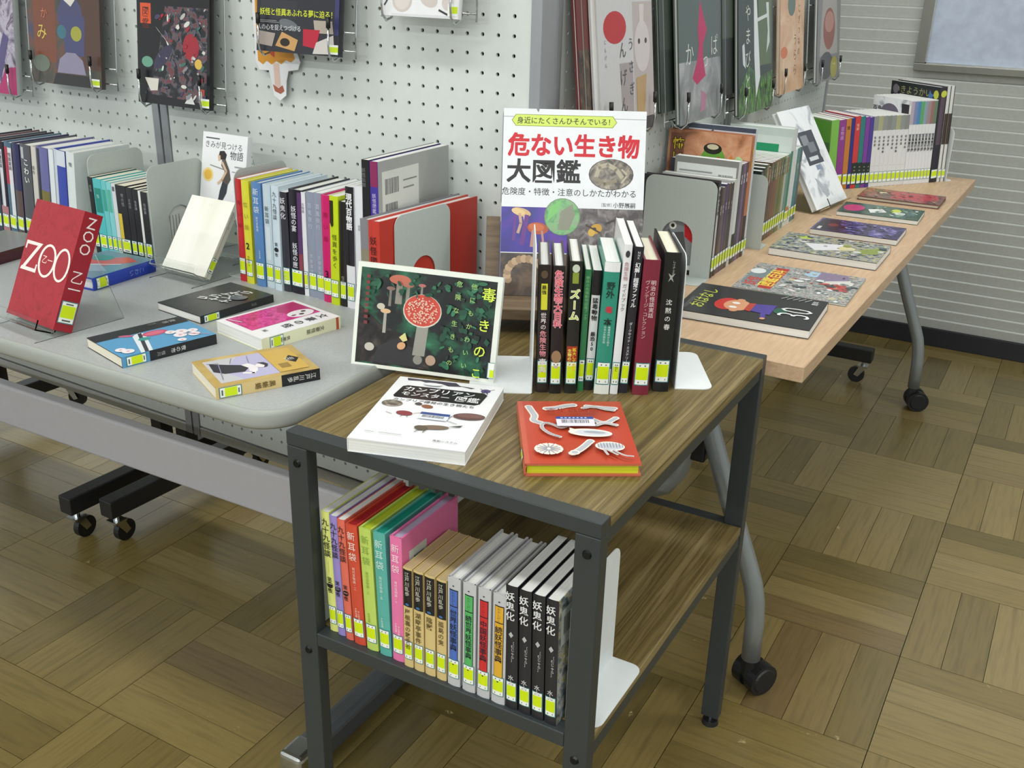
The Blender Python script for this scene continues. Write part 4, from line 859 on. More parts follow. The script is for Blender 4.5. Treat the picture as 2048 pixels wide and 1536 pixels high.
for i, (u, v) in enumerate(((.62, .86), (.5, .78), (.66, .72), (.45, .68), (.6, .6), (.4, .55), (.52, .48), (.35, .42), (.72, .5))):
    a = i*1.3; fl1 += [('l', [(u-.08*math.cos(a), v-.055*math.sin(a)), (u, v+.03), (u+.09*math.cos(a+.5), v+.05*math.sin(a+.5))], .034, '#e0e2e2'), ('l', [(u-.07, v-.045), (u+.07, v-.015)], .028, '#d4d6d6')]
fl1 += [('e', .75, .66, .13, .08, '#5a6064', 30), ('e', .78, .7, .08, .05, '#737a7e', 20)]
def fl(ctr, spine_dir, D, H, T, z=ZL, face='L'): return flat(ctr, z+T+.0002, spine_dir-90, face, D, H, T)
book('paperback', 'black paperback with white brushwork lying flat on the grey table', fl((-1.194, 1.150), 83, .108, .147, .013), .013, .108, .147, '#26282a', left=fl1, spine=[T_('怪談', .75, .4, '#7a7c7c')], pages='w', sb=.006, sh=.03)
mg = [('r', 0, 0, 1, 1, '#f0eef2'), ('r', .05, .08, .66, .95, '#b0407a'), ('r', .06, .085, .65, .945, '@magenta'), ('p', [(.1, .95), (.6, .95), (.6, .75), (.3, .6), (.1, .7)], '#b8206a'), ('e', .52, .77, .13, .16, '#f0eaee'), ('e', .48, .83, .03, .03, '#3a2a32'), ('e', .56, .76, .03, .03, '#3a2a32'), ('e', .54, .67, .02, .03, '#6a3a4a')]
for i, ch in enumerate('文豪の怪'): mg.append(('t', ch, .82, .93-i*.15, .15, '#2a262c', .01))
mg += [('t', '編', .78, .2, .08, '#3a363c', .0), ('l', [(.1, .1), (.3, .15)], .02, '#d8d0d8')]
book('paperback', 'magenta and white paperback lying flat on the grey table', fl((-1.033, 1.116), 78, .122, .146, .0195), .0195, .115, .146, '#e6e6c4', left=mg, cl='#ecebf0', spine=[('r', 0, .94, 1, .975, '#b8502a'), T_('文豪怪談', .78, .42, '#5a5a44'), T_('筑摩編', .34, .34, '#5a5a44')], pages='w', sb=.014, sh=.024)
bf = [('r', 0, 0, 1, 1, '#5a9cc8'), ('r', 0, 0, .28, 1, '#232428'), ('p', [(.28, .45), (.34, .35), (1, .2), (1, .32), (.36, .48)], '#e4e8ee'), ('p', [(.3, .42), (1, .24), (1, .28), (.3, .46)], '#3a3c44'), ('e', .42, .56, .1, .13, '#c8506e'), ('e', .42, .56, .06, .1, '#d8708a'), ('e', .55, .4, .06, .06, '#3f9a94'), ('e', .3, .3, .1, .03, '#c06080', 60)]
for (u, v, s) in ((.6, .78, .09), (.72, .72, .09), (.66, .88, .07), (.8, .84, .08), (.55, .68, .07), (.86, .12, .08), (.76, .08, .07), (.92, .66, .06)): bf += [('e', u, v, s, s*.75, '#f0e8ec', 30), ('e', u, v, s*.3, s*.22, '#e0a8b8')]
bf += [('l', [(.7, .76), (.95, .95)], .014, '#c890a0'), ('t', '夜市', .14, .9, .1, '#b8b8b8', .0), ('t', '恒川', .1, .7, .06, '#909090', .0)]
book('paperback', 'blue floral paperback with black band lying flat near the table\'s front', fl((-1.139, .964), 75, .112, .146, .0155), .0155, .108, .146, '#202125', left=bf, spine=[('r', 0, 0, 1, .28, '#5a9cc8'), T_('夜の市', .66, .5, '#d8d8d8', .5, .01), T_('恒川', .44, .4, '#a8a8a8')], pages='c', sb=.006, sh=.03)
gd = [('r', 0, 0, 1, 1, '@gold'), ('r', .1, .08, .9, .64, '#b9b4d6'), ('p', [(.1, .08), (.9, .08), (.9, .3), (.62, .2), (.3, .3), (.1, .42)], '#c4c2c8'), ('p', [(.2, .12), (.5, .1), (.62, .18), (.66, .36), (.56, .42), (.42, .38), (.34, .28)], '#2a2834'), ('p', [(.42, .38), (.56, .42), (.68, .4), (.72, .47), (.6, .5), (.5, .49), (.4, .45)], '#ece6ea'), ('l', [(.6, .48), (.76, .42), (.7, .34)], .05, '#efe8ea'), ('e', .55, .54, .075, .045, '#f2e8e6', 20), ('p', [(.44, .53), (.46, .59), (.54, .615), (.62, .59), (.64, .55), (.57, .575), (.5, .55)], '#332e3c'), ('l', [(.15, .5), (.4, .46)], .01, '#8a88a0'), ('l', [(.14, .35), (.3, .3)], .01, '#8a88a0'), ('l', [(.2, .1), (.24, .2), (.8, .12)], .012, '#8a88a0'), ('r', .1, .64, .9, .93, '#cfaa50'), ('p', [(.52, .93), (.66, .86), (.52, .79), (.38, .86)], '#1e1c1a'), ('t', '乱', .52, .885, .13, '#d8d4cc', .0), ('r', .62, .69, .78, .79, '#9a7a34')]
book('paperback', 'gold paperback with a reading woman on its cover at the table\'s right corner', fl((-.932, .957), 62, .108, .143, .0165), .0165, .106, .143, '#d8be84', left=gd, cl='#c9a354', spine=[('r', 0, .62, 1, 1, '#17171b'), T_('江戸川乱歩', .96, .48, '#dcdad4', .5, .006), T_('黒蜥蜴', .56, .56, '#6a5424', .5, .012)], pages='c', sb=.004, sh=.03)
bl = [('r', 0, 0, 1, 1, '#6a8aa0'), ('p', [(.1, .5), (.6, .9), (.9, .8), (.6, .4)], '#c85a5a'), ('p', [(.1, .2), (.5, .5), (.9, .3), (.5, .1)], '#8fa4b8'), ('e', .3, .7, .18, .12, '#4a8a88'), ('l', [(.2, .3), (.8, .6)], .03, '#d8dce4')]
book('book', 'blue-spined book with colourful cover lying flat behind the ZOO book', fl((-1.484, 1.160), 92, .12, .135, .0225), .0225, .118, .14, '#1f3fb0', left=bl, spine=[T_('こわい', .8, .5, '#8aa0e0', .5)], pages='w', hard=True, sb=.006, sh=.026)
book('book', 'dark red book lying flat at the far left edge of the grey table', fl((-1.755, 1.150), 96, .125, .16, .022), .022, .125, .16, '#4a1c26', cl='#86878a', sticker=None, hard=True, pages='c')
# ------------------------------------------------------------------ wooden table
GF = 'thin books in the near row on the wooden table'
def sideways(y, H, T, x=-.60, dx=0): return standing(x, y, ZR, 90, dx, H, T)
bookend('grey steel bookend with arched opening at the near end of the wooden table', -.598, 1.858, ZR, 90, .145, .19, .06, -1)
ORD = ('first', 'second', 'third', 'fourth', 'fifth', 'sixth', 'seventh', 'eighth', 'ninth', 'tenth', 'eleventh', 'twelfth')
E_ = [('#2a2a2e', 'black and white', [('r', .2, .2, .8, .95, '#c8c8c8'), T_('怪談大百科', .92, .6, '#1c1c20', .5, .02)], '#2a2a2e'), ('#3a2e2c', 'brown-black', [T_('恐怖', .8, .6, '#c8c0b8')], None), ('#5a4a48', 'dull brown', [T_('妖怪', .8, .5, '#d8d0c8')], None), ('#43345e', 'dark violet', [T_('幽霊', .8, .5, '#b8b0d0')], None), ('#4a3834', 'umber', [T_('怪奇', .8, .5, '#c8b8a8')], None), ('#2e2c34', 'charcoal', [T_('呪い', .8, .5, '#a8a8b0')], None), ('#c8c8c6', 'pale grey', [], None)]
fish = [('r', 0, 0, 1, 1, '#26262a'), ('r', .05, .05, .95, .95, '#e6e6e8'), ('r', .1, .1, .9, .7, '#8a9096'), ('p', [(.2, .68), (.5, .7), (.45, .55), (.25, .5)], '#c8202e'), ('p', [(.6, .6), (.85, .5), (.8, .3), (.62, .4)], '#c8202e'), ('e', .45, .5, .05, .04, '#f0f0f0'), ('e', .45, .5, .025, .02, '#202024'), ('p', [(.3, .4), (.6, .45), (.7, .1), (.4, .1)], '#55585c')]
y = 1.8665
for i, (c, d, sp, cl) in enumerate(E_):
    T = .0168
    book('book', '%s thin book, %s behind the near bookend on the wooden table' % (d, ORD[i]), sideways(y, .189, T), T-.0006, .152, .188 if i == 0 else .176-.002*(i % 3), c, spine=sp, left=fish if i == 0 else (), group=GF, sticker='plain', sb=.012, sh=.03, hard=(i < 2)); y += T
back = [('r', 0, 0, 1, 1, '#8f8f8c'), ('r', .04, .62, .97, .94, '#e8eaea'), ('bar', .7, .72, .92, .86), ('r', .08, .86, .6, .875, '#9a9c9c'), ('r', .08, .77, .22, .79, '#5a5c5c'), ('r', .3, .77, .6, .79, '#7a7c7c')]
book('book', 'taller grey-backed book showing a white barcode panel on the wooden table', sideways(y, .209, .018), .018, .134, .209, '#d4d6d8', left=back, group=GF, spine=[('r', 0, 0, 1, .3, '#17171a')], sticker='plain'); y += .0186
for i, (c, d) in enumerate((('#3f3c48', 'slate'), ('#6a5a7c', 'mauve and white'), ('#55303a', 'plum'))):
    book('book', '%s thin book between the barcode book and the orange kappa book' % d, sideways(y, .2, .0165), .016, .15, .2, c, spine=[T_('怪談', .9, .6, '#d0ccd4', .5, .02)], group=GF, sticker='plain'); y += .0168
kap = [('r', 0, 0, 1, 1, '@kappa'), ('r', 0, 0, .12, .4, '#2a2420'), ('p', [(.03, .97), (.2, .97), (.2, .4), (.03, .4)], '#8a5a44'), ('t', '怖い話', .13, .94, .15, '#17130c', .06, 1.02), ('t', '怖い話', .13, .94, .15, '#f0d030', .008, 1.02),
       ('e', .56, .77, .15, .12, '#6aa83a', -8), ('e', .55, .87, .11, .045, '#22221c'), ('e', .55, .885, .07, .022, '#d8d0b0'), ('e', .49, .77, .022, .02, '#d84030'), ('e', .63, .79, .022, .02, '#d84030'), ('p', [(.4, .68), (.66, .7), (.7, .6), (.42, .6)], '#d85a2e'), ('p', [(.55, .62), (.7, .68), (.74, .6), (.62, .56)], '#3f7a34'),
       ('e', .31, .72, .09, .05, '#3a342c', 20), ('p', [(.68, .72), (.78, .84), (.86, .66)], '#e08a34'), ('e', .87, .76, .06, .07, '#b8dca0'), ('e', .87, .75, .035, .04, '#86c878'), ('h', '三怪', .27, .76, .07, '#d04a44')]
book('book', 'orange children\'s book with a green kappa on the cover, lettered in yellow', sideways(y, .25, .021), .021, .178, .25, '#b5714c', left=kap, group=GF, spine=[T_('怖い話', .9, .6, '#e8c040', .5, .02), ('r', 0, 0, 1, .35, '#3a2c24')], sticker='plain', hard=True); y += .0216
nav = [('r', 0, 0, 1, 1, '#e2e4ee'), ('r', 0, .965, 1, 1, '#4a5264'), ('p', [(.45, .94), (.5, .98), (.52, .99), (.46, .9)], '#5a5e70'), ('e', .74, .925, .08, .018, '#6a6e80'), ('p', [(.68, .925), (.74, .95), (.8, .925)], '#5a5e70'), ('e', .1, .96, .1, .03, '#8a8c96')]
book('book', 'white picture book rising behind the orange kappa book', sideways(y, .262, .013), .013, .178, .262, '#c9ccd2', left=nav, group=GF, sticker='plain', hard=True); y += .0135
bookend('grey steel bookend in the middle of the wooden table\'s rows', -.580, 2.1375, ZR, 90, .12, .16, .055, 1, None, False)
GG = 'books in the middle row on the wooden table'
y = 2.150
one = [('r', 0, 0, 1, 1, '#2a3430'), ('r', .1, .8, .5, .97, '#17191a'), ('h', '10', .3, .86, .14, '#d8dcd8', .02)]
for i in range(12):
    T = .0192 if i < 4 else .0186; H = .165+.004*(i % 3) if i < 4 else .172
    c = ('#33403a', '#2a2e2a', '#5a5a44', '#43362c', '#5c4434', '#6a4a36', '#77523a', '#6f6a3c', '#4f6a3c', '#7a7a40', '#a9bcae', '#6a8f86')[i]
    d = ('dark green', 'near-black green', 'drab olive', 'dark umber', 'brown', 'reddish brown', 'chestnut', 'olive', 'moss green', 'yellow olive', 'pale sage', 'grey teal')[i]
    book('book', '%s book, %s from the bookend in the wooden table\'s middle row' % (d, ORD[i]), sideways(y, H, T), T-.0006, .128, H, c, spine=[T_('怪談', .9, .5, '#c4c4b0', .5, .01), ('r', .1, .75, .9, .97, ('#5a6a50', '#3a4a44', '#8a8a60', '#8a6a50')[i % 4])], left=one if i == 0 else (), group=GG, sticker='plain', sb=.013, sh=.03); y += T
gw = [('r', 0, 0, 1, 1, '#cfdcd8'), ('r', 0, .7, 1, .92, '#dfe8e4'), ('r', .05, .72, .8, .84, '#1f9a6a'), ('r', 0, .5, 1, .68, '#2a2e30'), ('r', 0, 0, 1, .5, '#5a4a58')]
book('book', 'tall white and green boxed book in the wooden table\'s middle row', sideways(y, .226, .04), .04, .15, .226, '#d6dcdc', left=gw, spine=[('r', 0, .1, .32, .78, '#3a8a70'), ('r', .2, .12, .8, .2, '#d8803a')], group=GG, sticker='plain', hard=True); y += .0406
for i, (c, d, T) in enumerate((('#dfe3e6', 'white', .02), ('#2f7f80', 'deep teal', .028), ('#3f5560', 'blue-grey', .02))):
    book('book', '%s book right of the tall boxed book in the wooden table\'s middle row' % d, sideways(y, .175, T), T-.0006, .13, .175, c, spine=[T_('怪', .8, .5, '#c8d8d8')], group=GG, sticker='plain'); y += T
# leaning white book on its stand
ln = [('r', 0, 0, 1, 1, '@ink'), ('r', .3, .42, .78, .76, '#45474e'), ('r', .36, .62, .56, .72, '#8d9096'), ('r', .48, .54, .7, .64, '#7d8086'), ('r', .38, .46, .66, .5, '#d8dade'), ('r', .48, .36, .62, .41, '#8a94b0'), ('r', .52, .31, .6, .35, '#b0b4bc'), ('p', [(.3, .3), (.4, .26), (.5, .16), (.56, .1), (.44, .08), (.36, .18)], '#b4b8c0'), ('e', .82, .5, .07, .05, '#dcdee2')]
book('book', 'white book with a dark panel leaning on a clear stand on the wooden table', leaning('L', (-.548, 2.648, ZR+.012), 82, 31.4, .2, .014), .014, .2, .262, '#e6e7ea', left=ln, sticker='plain', hard=True, sb=.01, sh=.03)
acrylic_stand('clear acrylic easel holding the leaning white book on the wooden table', (-.548, 2.648), 82, 31.4, .16, .17, .02, .06, ZR)
# angled row at the far end
GH = 'books in the angled row at the far end of the wooden table'
dx_, dy_ = math.cos(math.radians(53.3)), math.sin(math.radians(53.3)); gx, gy = -.579, 2.927
def angled(s, H, T, lean=-.015): return standing(gx+dx_*s, gy+dy_*s, ZR, 53.3, lean*H/.19, H, T)
grn = [('r', 0, 0, 1, 1, '#8fae70'), ('r', .02, .68, .98, .98, '#5faa34'), ('p', [(.02, .68), (.98, .68), (.98, .55), (.02, .62)], '#4a7a44')]
G = [(-.062, .026, .19, '#7ab84a', 'bright green', [], grn), (-.0355, .0235, .19, '#8a3a8a', 'magenta-purple', [T_('百物語', .9, .5, '#d8a0d0')], ()), (-.0115, .0175, .192, '#c07a30', 'orange', [T_('怪', .9, .6, '#3a2810')], ()), (.0065, .012, .194, '#2c2c80', 'navy', [], ()), (.019, .0185, .198, '#c8383a', 'red', [T_('怪談', .9, .5, '#f0c0b8')], ()), (.038, .0165, .197, '#2a7a78', 'green-blue', [], ()), (.055, .0155, .195, '#7a3a9a', 'violet', [], ()), (.071, .0135, .194, '#4a3a90', 'indigo', [], ())]
for i, (s, T, H, c, d, sp, lf) in enumerate(G):
    if i >= 4: sp = sp+[('r', 0, .05, 1, .36, '#1e2a24')]+[('e', .5, .1+.05*k, .16, .008, '#8a9a7a') for k in range(5)]
    book('book', '%s book, %s from the near end of the angled far row' % (d, ORD[i]), angled(s, H, T), T-.0005, .128, H, c, spine=sp, left=lf, group=GH, sticker='plain', sb=.012, sh=.03)
s = .0850
for i in range(8):
    T = .0158
    book('book', 'white book with grey spine top, %s of eight in the angled far row' % ORD[i], angled(s, .196, T), T-.0004, .128, .196, '#dedfe0', spine=[('r', 0, .8, 1, 1, ('#8f9490', '#a9ab84', '#8f9492', '#868b88')[i % 4]), T_('怪奇漫画集'[:3+i % 3], .72, .5, '#4a4a4e', .5, .01, 1.3), ('r', .2, .3, .8, .302, '#8a8a8e')], group=GH, sticker='plain', sb=.012, sh=.03); s += T
s += .001
for i in range(8):
    T = .0122
    spt = ('#b8a8b8', '#7a8ab8', '#4f86b8', '#5aa86a', '#8aa0b0', '#a08a90', '#98706a', '#6a8068')[i]
    book('book', 'taller white comic volume with coloured spine top, %s of eight in the angled far row' % ORD[i], angled(s, .234, T), T-.0004, .15, .234, '#e2e2e6', cl='@ink' if i == 0 else None, left=[('e', .45, .8, .25, .13, '#6c6478'), ('p', [(.75, .95), (.95, .95), (.95, .7), (.78, .72)], '#2a262c'), ('h', '百鬼', .12, .82, .12, '#2a2a30', .02)] if i == 0 else (), spine=[('r', 0, .72, 1, .99, spt), T_('百鬼夜行抄', .6, .8, '#3a3a40', .5, .03, 1.0), ('r', .1, .6, .9, .605, '#4a4a50')], group=GH, sticker='plain', sb=.012, sh=.03); s += T
s += .002
iky = [('r', 0, 0, 1, 1, '#22282a'), ('h', 'いきようかい', .45, .89, .13, '#a8a870', .0), ('e', .1, .92, .06, .05, '#7a7480'), ('p', [(.8, .96), (.84, .92), (.9, .92), (.86, .89), (.88, .84), (.82, .87), (.76, .84), (.78, .89)], '#4a78b0'), ('e', .93, .92, .05, .045, '#c8d04a')]
book('book', 'tall black picture book with a blue star near the end of the angled row', angled(s, .268, .026), .026, .19, .268, '#2a2630', left=iky, spine=[('r', .2, .4, .8, .96, '#5a4a58'), ('e', .5, .93, .4, .035, '#c8d04a')], group=GH, sticker='plain', hard=True); s += .0275
for i in range(2):
    book('book', 'tall white and brown picture book, %s at the far end of the angled row' % ('second last' if i == 0 else 'last'), angled(s, .271, .014), .0135, .19, .271, '#d8d8d6', spine=[('r', 0, .4, 1, .72, '#43342c'), ('r', .7, 0, .9, 1, '#2a2a2c')], group=GH, sticker='plain', hard=True); s += .0148
bookend('white steel bookend closing the angled row at the far end', gx+dx_*(s+.006), gy+dy_*(s+.006), ZR, 53.3, .12, .15, .03, 1, M_BEW, False)
# flat books along the wooden table, heads towards the pegboard
def gflat(ctr, u, D, H, T): return flat(ctr, ZR+T+.0003, u, 'L', D, H, T)
g1 = [('r', 0, 0, 1, 1, '#26282b'), ('r', .1, .93, .5, .965, '#4a4c50'), ('h', 'おはなし', .5, .83, .17, '#c8d04a', .006, 1, .2), ('e', .42, .68, .2, .09, '#c8302a'), ('e', .42, .6, .18, .1, '#d89a74'), ('e', .24, .6, .04, .03, '#d89a74'), ('e', .6, .6, .04, .03, '#d89a74'), ('e', .34, .62, .035, .03, '#f0f0e8'), ('e', .48, .62, .035, .03, '#f0f0e8'), ('p', [(.3, .53), (.54, .53), (.56, .48), (.28, .48)], '#b83a2c'), ('p', [(.3, .48), (.54, .48), (.6, .33), (.26, .33)], '#4a3a98'), ('e', .44, .28, .1, .05, '#1f5a48'), ('l', [(.26, .38), (.14, .36)], .05, '#4a3a98'), ('e', .12, .36, .03, .02, '#d89a74'), ('h', '30', .44, .05, .46, '#f0f0f0', -.012, .72), ('h', '周年', .86, .06, .07, '#e8e8e8')]
for i in range(5): g1.append(('l', [(.86, .34-.045*i), (.95, .3-.045*i)], .01, '#c8c8c8'))
book('picture_book', 'black picture book numbered 30 lying flat at the near end of the wooden table', gflat((-.463, 1.700), 93.5, .176, .232, .015), .015, .176, .232, '#26282b', left=g1, pages='w', sticker=None)
g2 = [('r', 0, 0, 1, 1, '@comic'), ('p', [(.2, .98), (.75, .98), (.82, .72), (.2, .72)], '#7a8a90'), ('h', '妖怪', .3, .84, .15, '#c83a34', .02, 1, .1), ('p', [(.1, .8), (.9, .8), (.9, .68), (.1, .68)], '#b83028'), ('h', '図鑑百科', .5, .7, .16, '#f0d850', .02), ('e', .68, .93, .1, .07, '#e4e6e8'), ('e', .7, .2, .18, .14, '#d8d4d0'), ('e', .5, .16, .12, .1, '#b8504a'), ('e', .85, .45, .1, .08, '#a8c8e0'), ('p', [(.6, .4), (.98, .4), (.98, .1), (.8, .12)], '#8a7a98')]+scatter(31, 60, .03, .03, .97, .62, ('#d8d6d4', '#8c9594', '#5a6468', '#b8504a', '#c8c0a0', '#e4e6e8', '#3f4a4e'), .015, .06)
book('picture_book', 'thin grey comic-covered book with red title lying second on the wooden table', gflat((-.438, 1.928), 91.5, .196, .212, .004), .004, .196, .212, '#8c9594', left=g2, sticker=None)
g3 = [('r', 0, 0, 1, 1, '@comic2'), ('e', .82, .8, .09, .07, '#b8cc4a'), ('p', [(.2, .6), (.5, .75), (.7, .4), (.45, .3)], '#e4e4ea'), ('p', [(.3, .3), (.6, .2), (.8, .05), (.4, .06)], '#8a9a44'), ('e', .5, .35, .12, .08, '#d8d0a0')]+scatter(32, 60, .03, .03, .97, .97, ('#2c3338', '#6f7a7c', '#d8d8d8', '#9aa04c', '#8a6a70', '#3a4a50', '#b8b4c0'), .015, .06)
book('picture_book', 'thick dark comic-covered book lying third on the wooden table', gflat((-.444, 2.192), 90.5, .162, .222, .016), .016, .162, .222, '#3a4046', left=g3, sticker=None)
g4 = [('r', 0, 0, 1, 1, '@purple'), ('p', [(.1, .7), (.9, .75), (.9, .98), (.1, .98)], '#241e2c'), ('e', .5, .8, .12, .06, '#7a2a34'), ('r', .1, .9, .3, .94, '#d8d4e0')]+scatter(33, 30, .05, .05, .95, .65, ('#6d63a8', '#8d86c0', '#3a2f62', '#a7a2cf'), .02, .07, .5)
book('picture_book', 'purple night-scene book lying fourth on the wooden table', gflat((-.432, 2.412), 91, .13, .192, .013), .013, .13, .192, '#2a2432', left=g4, sticker=None)
g5 = [('r', 0, 0, 1, 1, '@greenart'), ('e', .5, .84, .32, .13, '#c8407a'), ('p', [(.2, .6), (.5, .66), (.7, .5), (.4, .42)], '#e8ece8'), ('e', .6, .32, .2, .06, '#c8d84a'), ('p', [(.3, .3), (.5, .34), (.5, .2), (.3, .2)], '#d8e0dc')]+scatter(34, 30, .05, .05, .95, .6, ('#39604f', '#2d5a66', '#e0e4d8', '#7d9a78'), .02, .06, .6)
book('picture_book', 'green and pink book lying fifth on the wooden table', gflat((-.427, 2.646), 92, .128, .192, .011), .011, .128, .192, '#2d4a42', left=g5, sticker=None)
g6 = [('r', 0, 0, 1, 1, '@redart'), ('p', [(.1, .6), (.9, .66), (.95, .1), (.5, .05), (.2, .2)], '#b83a4a'), ('e', .6, .75, .1, .05, '#d8c8a8')]+scatter(35, 36, .05, .05, .95, .95, ('#8a3440', '#5e4e4a', '#b8404e', '#3a302e', '#a08a7a'), .02, .07, .6)
book('picture_book', 'red-brown book lying farthest along the wooden table', gflat((-.416, 2.868), 90, .128, .205, .011), .011, .128, .205, '#6a4a44', left=g6, pages='c', sticker=None, hard=True)

# ------------------------------------------------------------------ hanging picture books
def sv(items, f):
    # squeeze the print towards the foot of the cover
    o = []
    for it in items:
        if it[0] == 'r' and it[1:5] == (0, 0, 1, 1): o.append(it); continue
        if it[0] == 'r': o.append(('r', it[1], it[2]*f, it[3], it[4]*f)+it[5:])
        elif it[0] == 'e': o.append(('e', it[1], it[2]*f, it[3], it[4]*f)+it[5:])
        elif it[0] in 'pl': o.append((it[0], [(u, v*f) for u, v in it[1]])+it[2:])
        elif it[0] in 'th': o.append((it[0], it[1], it[2], it[3]*f)+it[4:])
    return o
def on_left(X, z, off=0.0):
    u = Vector((math.cos(ROT_L), math.sin(ROT_L), 0)); n = Vector((math.sin(ROT_L), -math.cos(ROT_L), 0))
    p = Vector((-.78, 1.478, 0))+u*((X+.78)/u.x)+n*off; p.z = z
    return p
def hang_left(lab, rlab, X, zb, W, H, art_, cov, T=.01, name='picture_book', spine=()):
    g = 'picture books on the left pegboards'
    M = Matrix.Translation(on_left(X, zb)) @ Matrix.Rotation(ROT_L, 4, 'Z')
    wire_rack(rlab, M, W+.035, min(H, .34), 'wire racks on the left pegboards')
    p = on_left(X, zb-.008, .062)
    book(name, lab, leaning('R' if art_[0] == 'R' else 'L', p, math.degrees(ROT_L), 6.5, W, T), T, W, H, cov, **({'right': art_[1]} if art_[0] == 'R' else {'left': art_[1]}), hard=True, sticker=None, group=g, spine=spine)
SM_LAB = lambda u: [('r', u, .02, u+.12, .11, '#eef2ee'), ('r', u+.02, .04, u+.12, .09, '#c8e020')]
hall = [('r', 0, 0, 1, 1, '@hall'), ('r', .08, .25, .4, 1, '#7a4634'), ('r', .75, .2, 1, 1, '#553b34'), ('e', .6, .8, .17, .22, '#4a4a70'), ('p', [(.48, .8), (.8, .8), (.78, .35), (.52, .35)], '#474a72'), ('e', .48, .61, .065, .08, '#3f7080'), ('e', .68, .6, .075, .085, '#a0a040'), ('p', [(.4, .14), (.8, .14), (.76, .3), (.66, .38), (.54, .38), (.44, .3)], '#8d86a0'), ('p', [(.33, 0), (.85, 0), (.83, .13), (.38, .13)], '#2c2b2e'), ('e', .18, .23, .12, .1, '#6a7468'), ('t', 'み', .2, .7, .15, '#d8c060', .0), ('t', 'か', .24, .88, .1, '#c87a66', .0), ('p', [(.5, .99), (.62, .9), (.7, 1), (.6, 1)], '#d8d4cc')]+SM_LAB(.86)
hang_left('dim picture book with yellow brush lettering, second from the left on the pegboard', 'chrome wire rack holding the dim book with yellow lettering', -1.893, .992, .232, .27, ('L', sv(hall, .64)), '#4a4340')
beast = [('r', 0, 0, 1, 1, '#1a1a1e'), ('p', [(.1, .1), (.95, .06), (.98, .98), (.4, .98), (.3, .5)], '@beast'), ('r', .05, .8, .2, 1, '#d8542e'), ('t', '図鑑', .125, .97, .1, '#5a1c10', .01), ('p', [(.26, .78), (.44, .62), (.48, .5), (.4, .66), (.3, .74)], '#e4e2de'), ('e', .75, .6, .11, .13, '#a02836'), ('e', .14, .42, .08, .055, '#6aa08a'), ('p', [(.1, .26), (.3, .26), (.28, .14), (.18, .13)], '#d8d4cc'), ('e', .36, .48, .16, .07, '#3a3650', 40), ('e', .85, .44, .05, .05, '#d8b450'), ('p', [(.66, .04), (.8, .04), (.74, .14)], '#d4d4d4'), ('r', .86, .05, .93, .2, '#c04a34')]+scatter(21, 75, .3, .1, .95, .97, ('#d6d4d0', '#8a8890', '#5a5668', '#a02836', '#3f6a66', '#2a2830', '#b8b4b4', '#46405e'), .012, .045, .8)+SM_LAB(.88)
hang_left('black picture book crowded with painted creatures, hung over the panel seam', 'chrome wire rack holding the black book of painted creatures', -1.568, .978, .2, .3, ('L', sv(beast, .62)), '#18181c')
for_ = [('r', 0, 0, 1, 1, '#2c2c34'), ('p', [(.05, .5), (.5, .5), (.5, .32), (.05, .32)], '#34343c'), ('r', .02, .4, .9, .44, '#c8d04a') if False else ('h', '妖怪と怪異あふれる夢に迫る！', .5, .36, .066, '#d8e030', .012), ('e', .4, .27, .12, .05, '#6a6e74', -12), ('h', '人の心を捉えつづける', .28, .215, .055, '#d8d8dc', .004), ('r', .03, .3, .25, .305, '#a8a8ac'), ('r', .03, .285, .28, .29, '#a8a8ac'), ('p', [(.7, .33), (.92, .33), (.94, .21), (.72, .21)], '#b0a49a'), ('p', [(.58, .24), (.78, .24), (.74, .06), (.58, .08)], '#b8203a'), ('p', [(.24, .06), (.48, .02), (.52, .13), (.32, .2)], '#c89a62'), ('e', .36, .1, .06, .04, '#2a2018'), ('p', [(0, .07), (.2, .05), (.24, .18), (.02, .2)], '#a89a94'), ('p', [(.7, .01), (.96, .02), (.94, .2), (.74, .12)], '#cfc8c6'), ('r', .95, .2, 1, 1, '#3a3a6a')]+SM_LAB(.88)
hang_left('dark magazine-like book with yellow headline, fourth on the left pegboard', 'chrome wire rack holding the dark book with the yellow headline', -1.24, 1.096, .19, .26, ('L', sv(for_, .66)), '#2a2a32', .012)
hnd = [('r', 0, 0, 1, 1, '#ececf0'), ('e', .28, .12, .13, .09, '#d0c6c4'), ('e', .28, .12, .1, .07, '#ddd4d2'), ('e', .62, .14, .12, .06, '#d0c6c4', -20), ('l', [(.05, .08), (.16, .2)], .02, '#4a464a'), ('e', .86, .12, .07, .06, '#d4cac8'), ('l', [(.76, .06), (.9, .02)], .02, '#3a363a'), ('p', [(.14, .02), (.9, .02), (.88, .0), (.16, 0)], '#dcdce0')]+SM_LAB(.87)
hang_left('white picture book with pencil hand sketches at the top of the left pegboard', 'chrome wire rack holding the white book of hand sketches', -.975, 1.168, .153, .2, ('L', hnd), '#e4e4e8')
spr = [('r', 0, 0, 1, 1, '@spread'), ('p', [(.55, 0), (1, 0), (1, .3), (.8, .28), (.7, .1)], '#b02a6a'), ('p', [(.6, .6), (.75, .66), (.7, .3), (.55, .2)], '#e8e8ee'), ('p', [(.7, .1), (.9, .6), (.8, .66), (.68, .4)], '#5a5080')]
hang_left('violet and magenta picture book cut off by the left edge of the view', 'chrome wire rack holding the violet and magenta book', -2.16, .957, .19, .28, ('L', sv(spr, .7)), '#a9adae', .014)
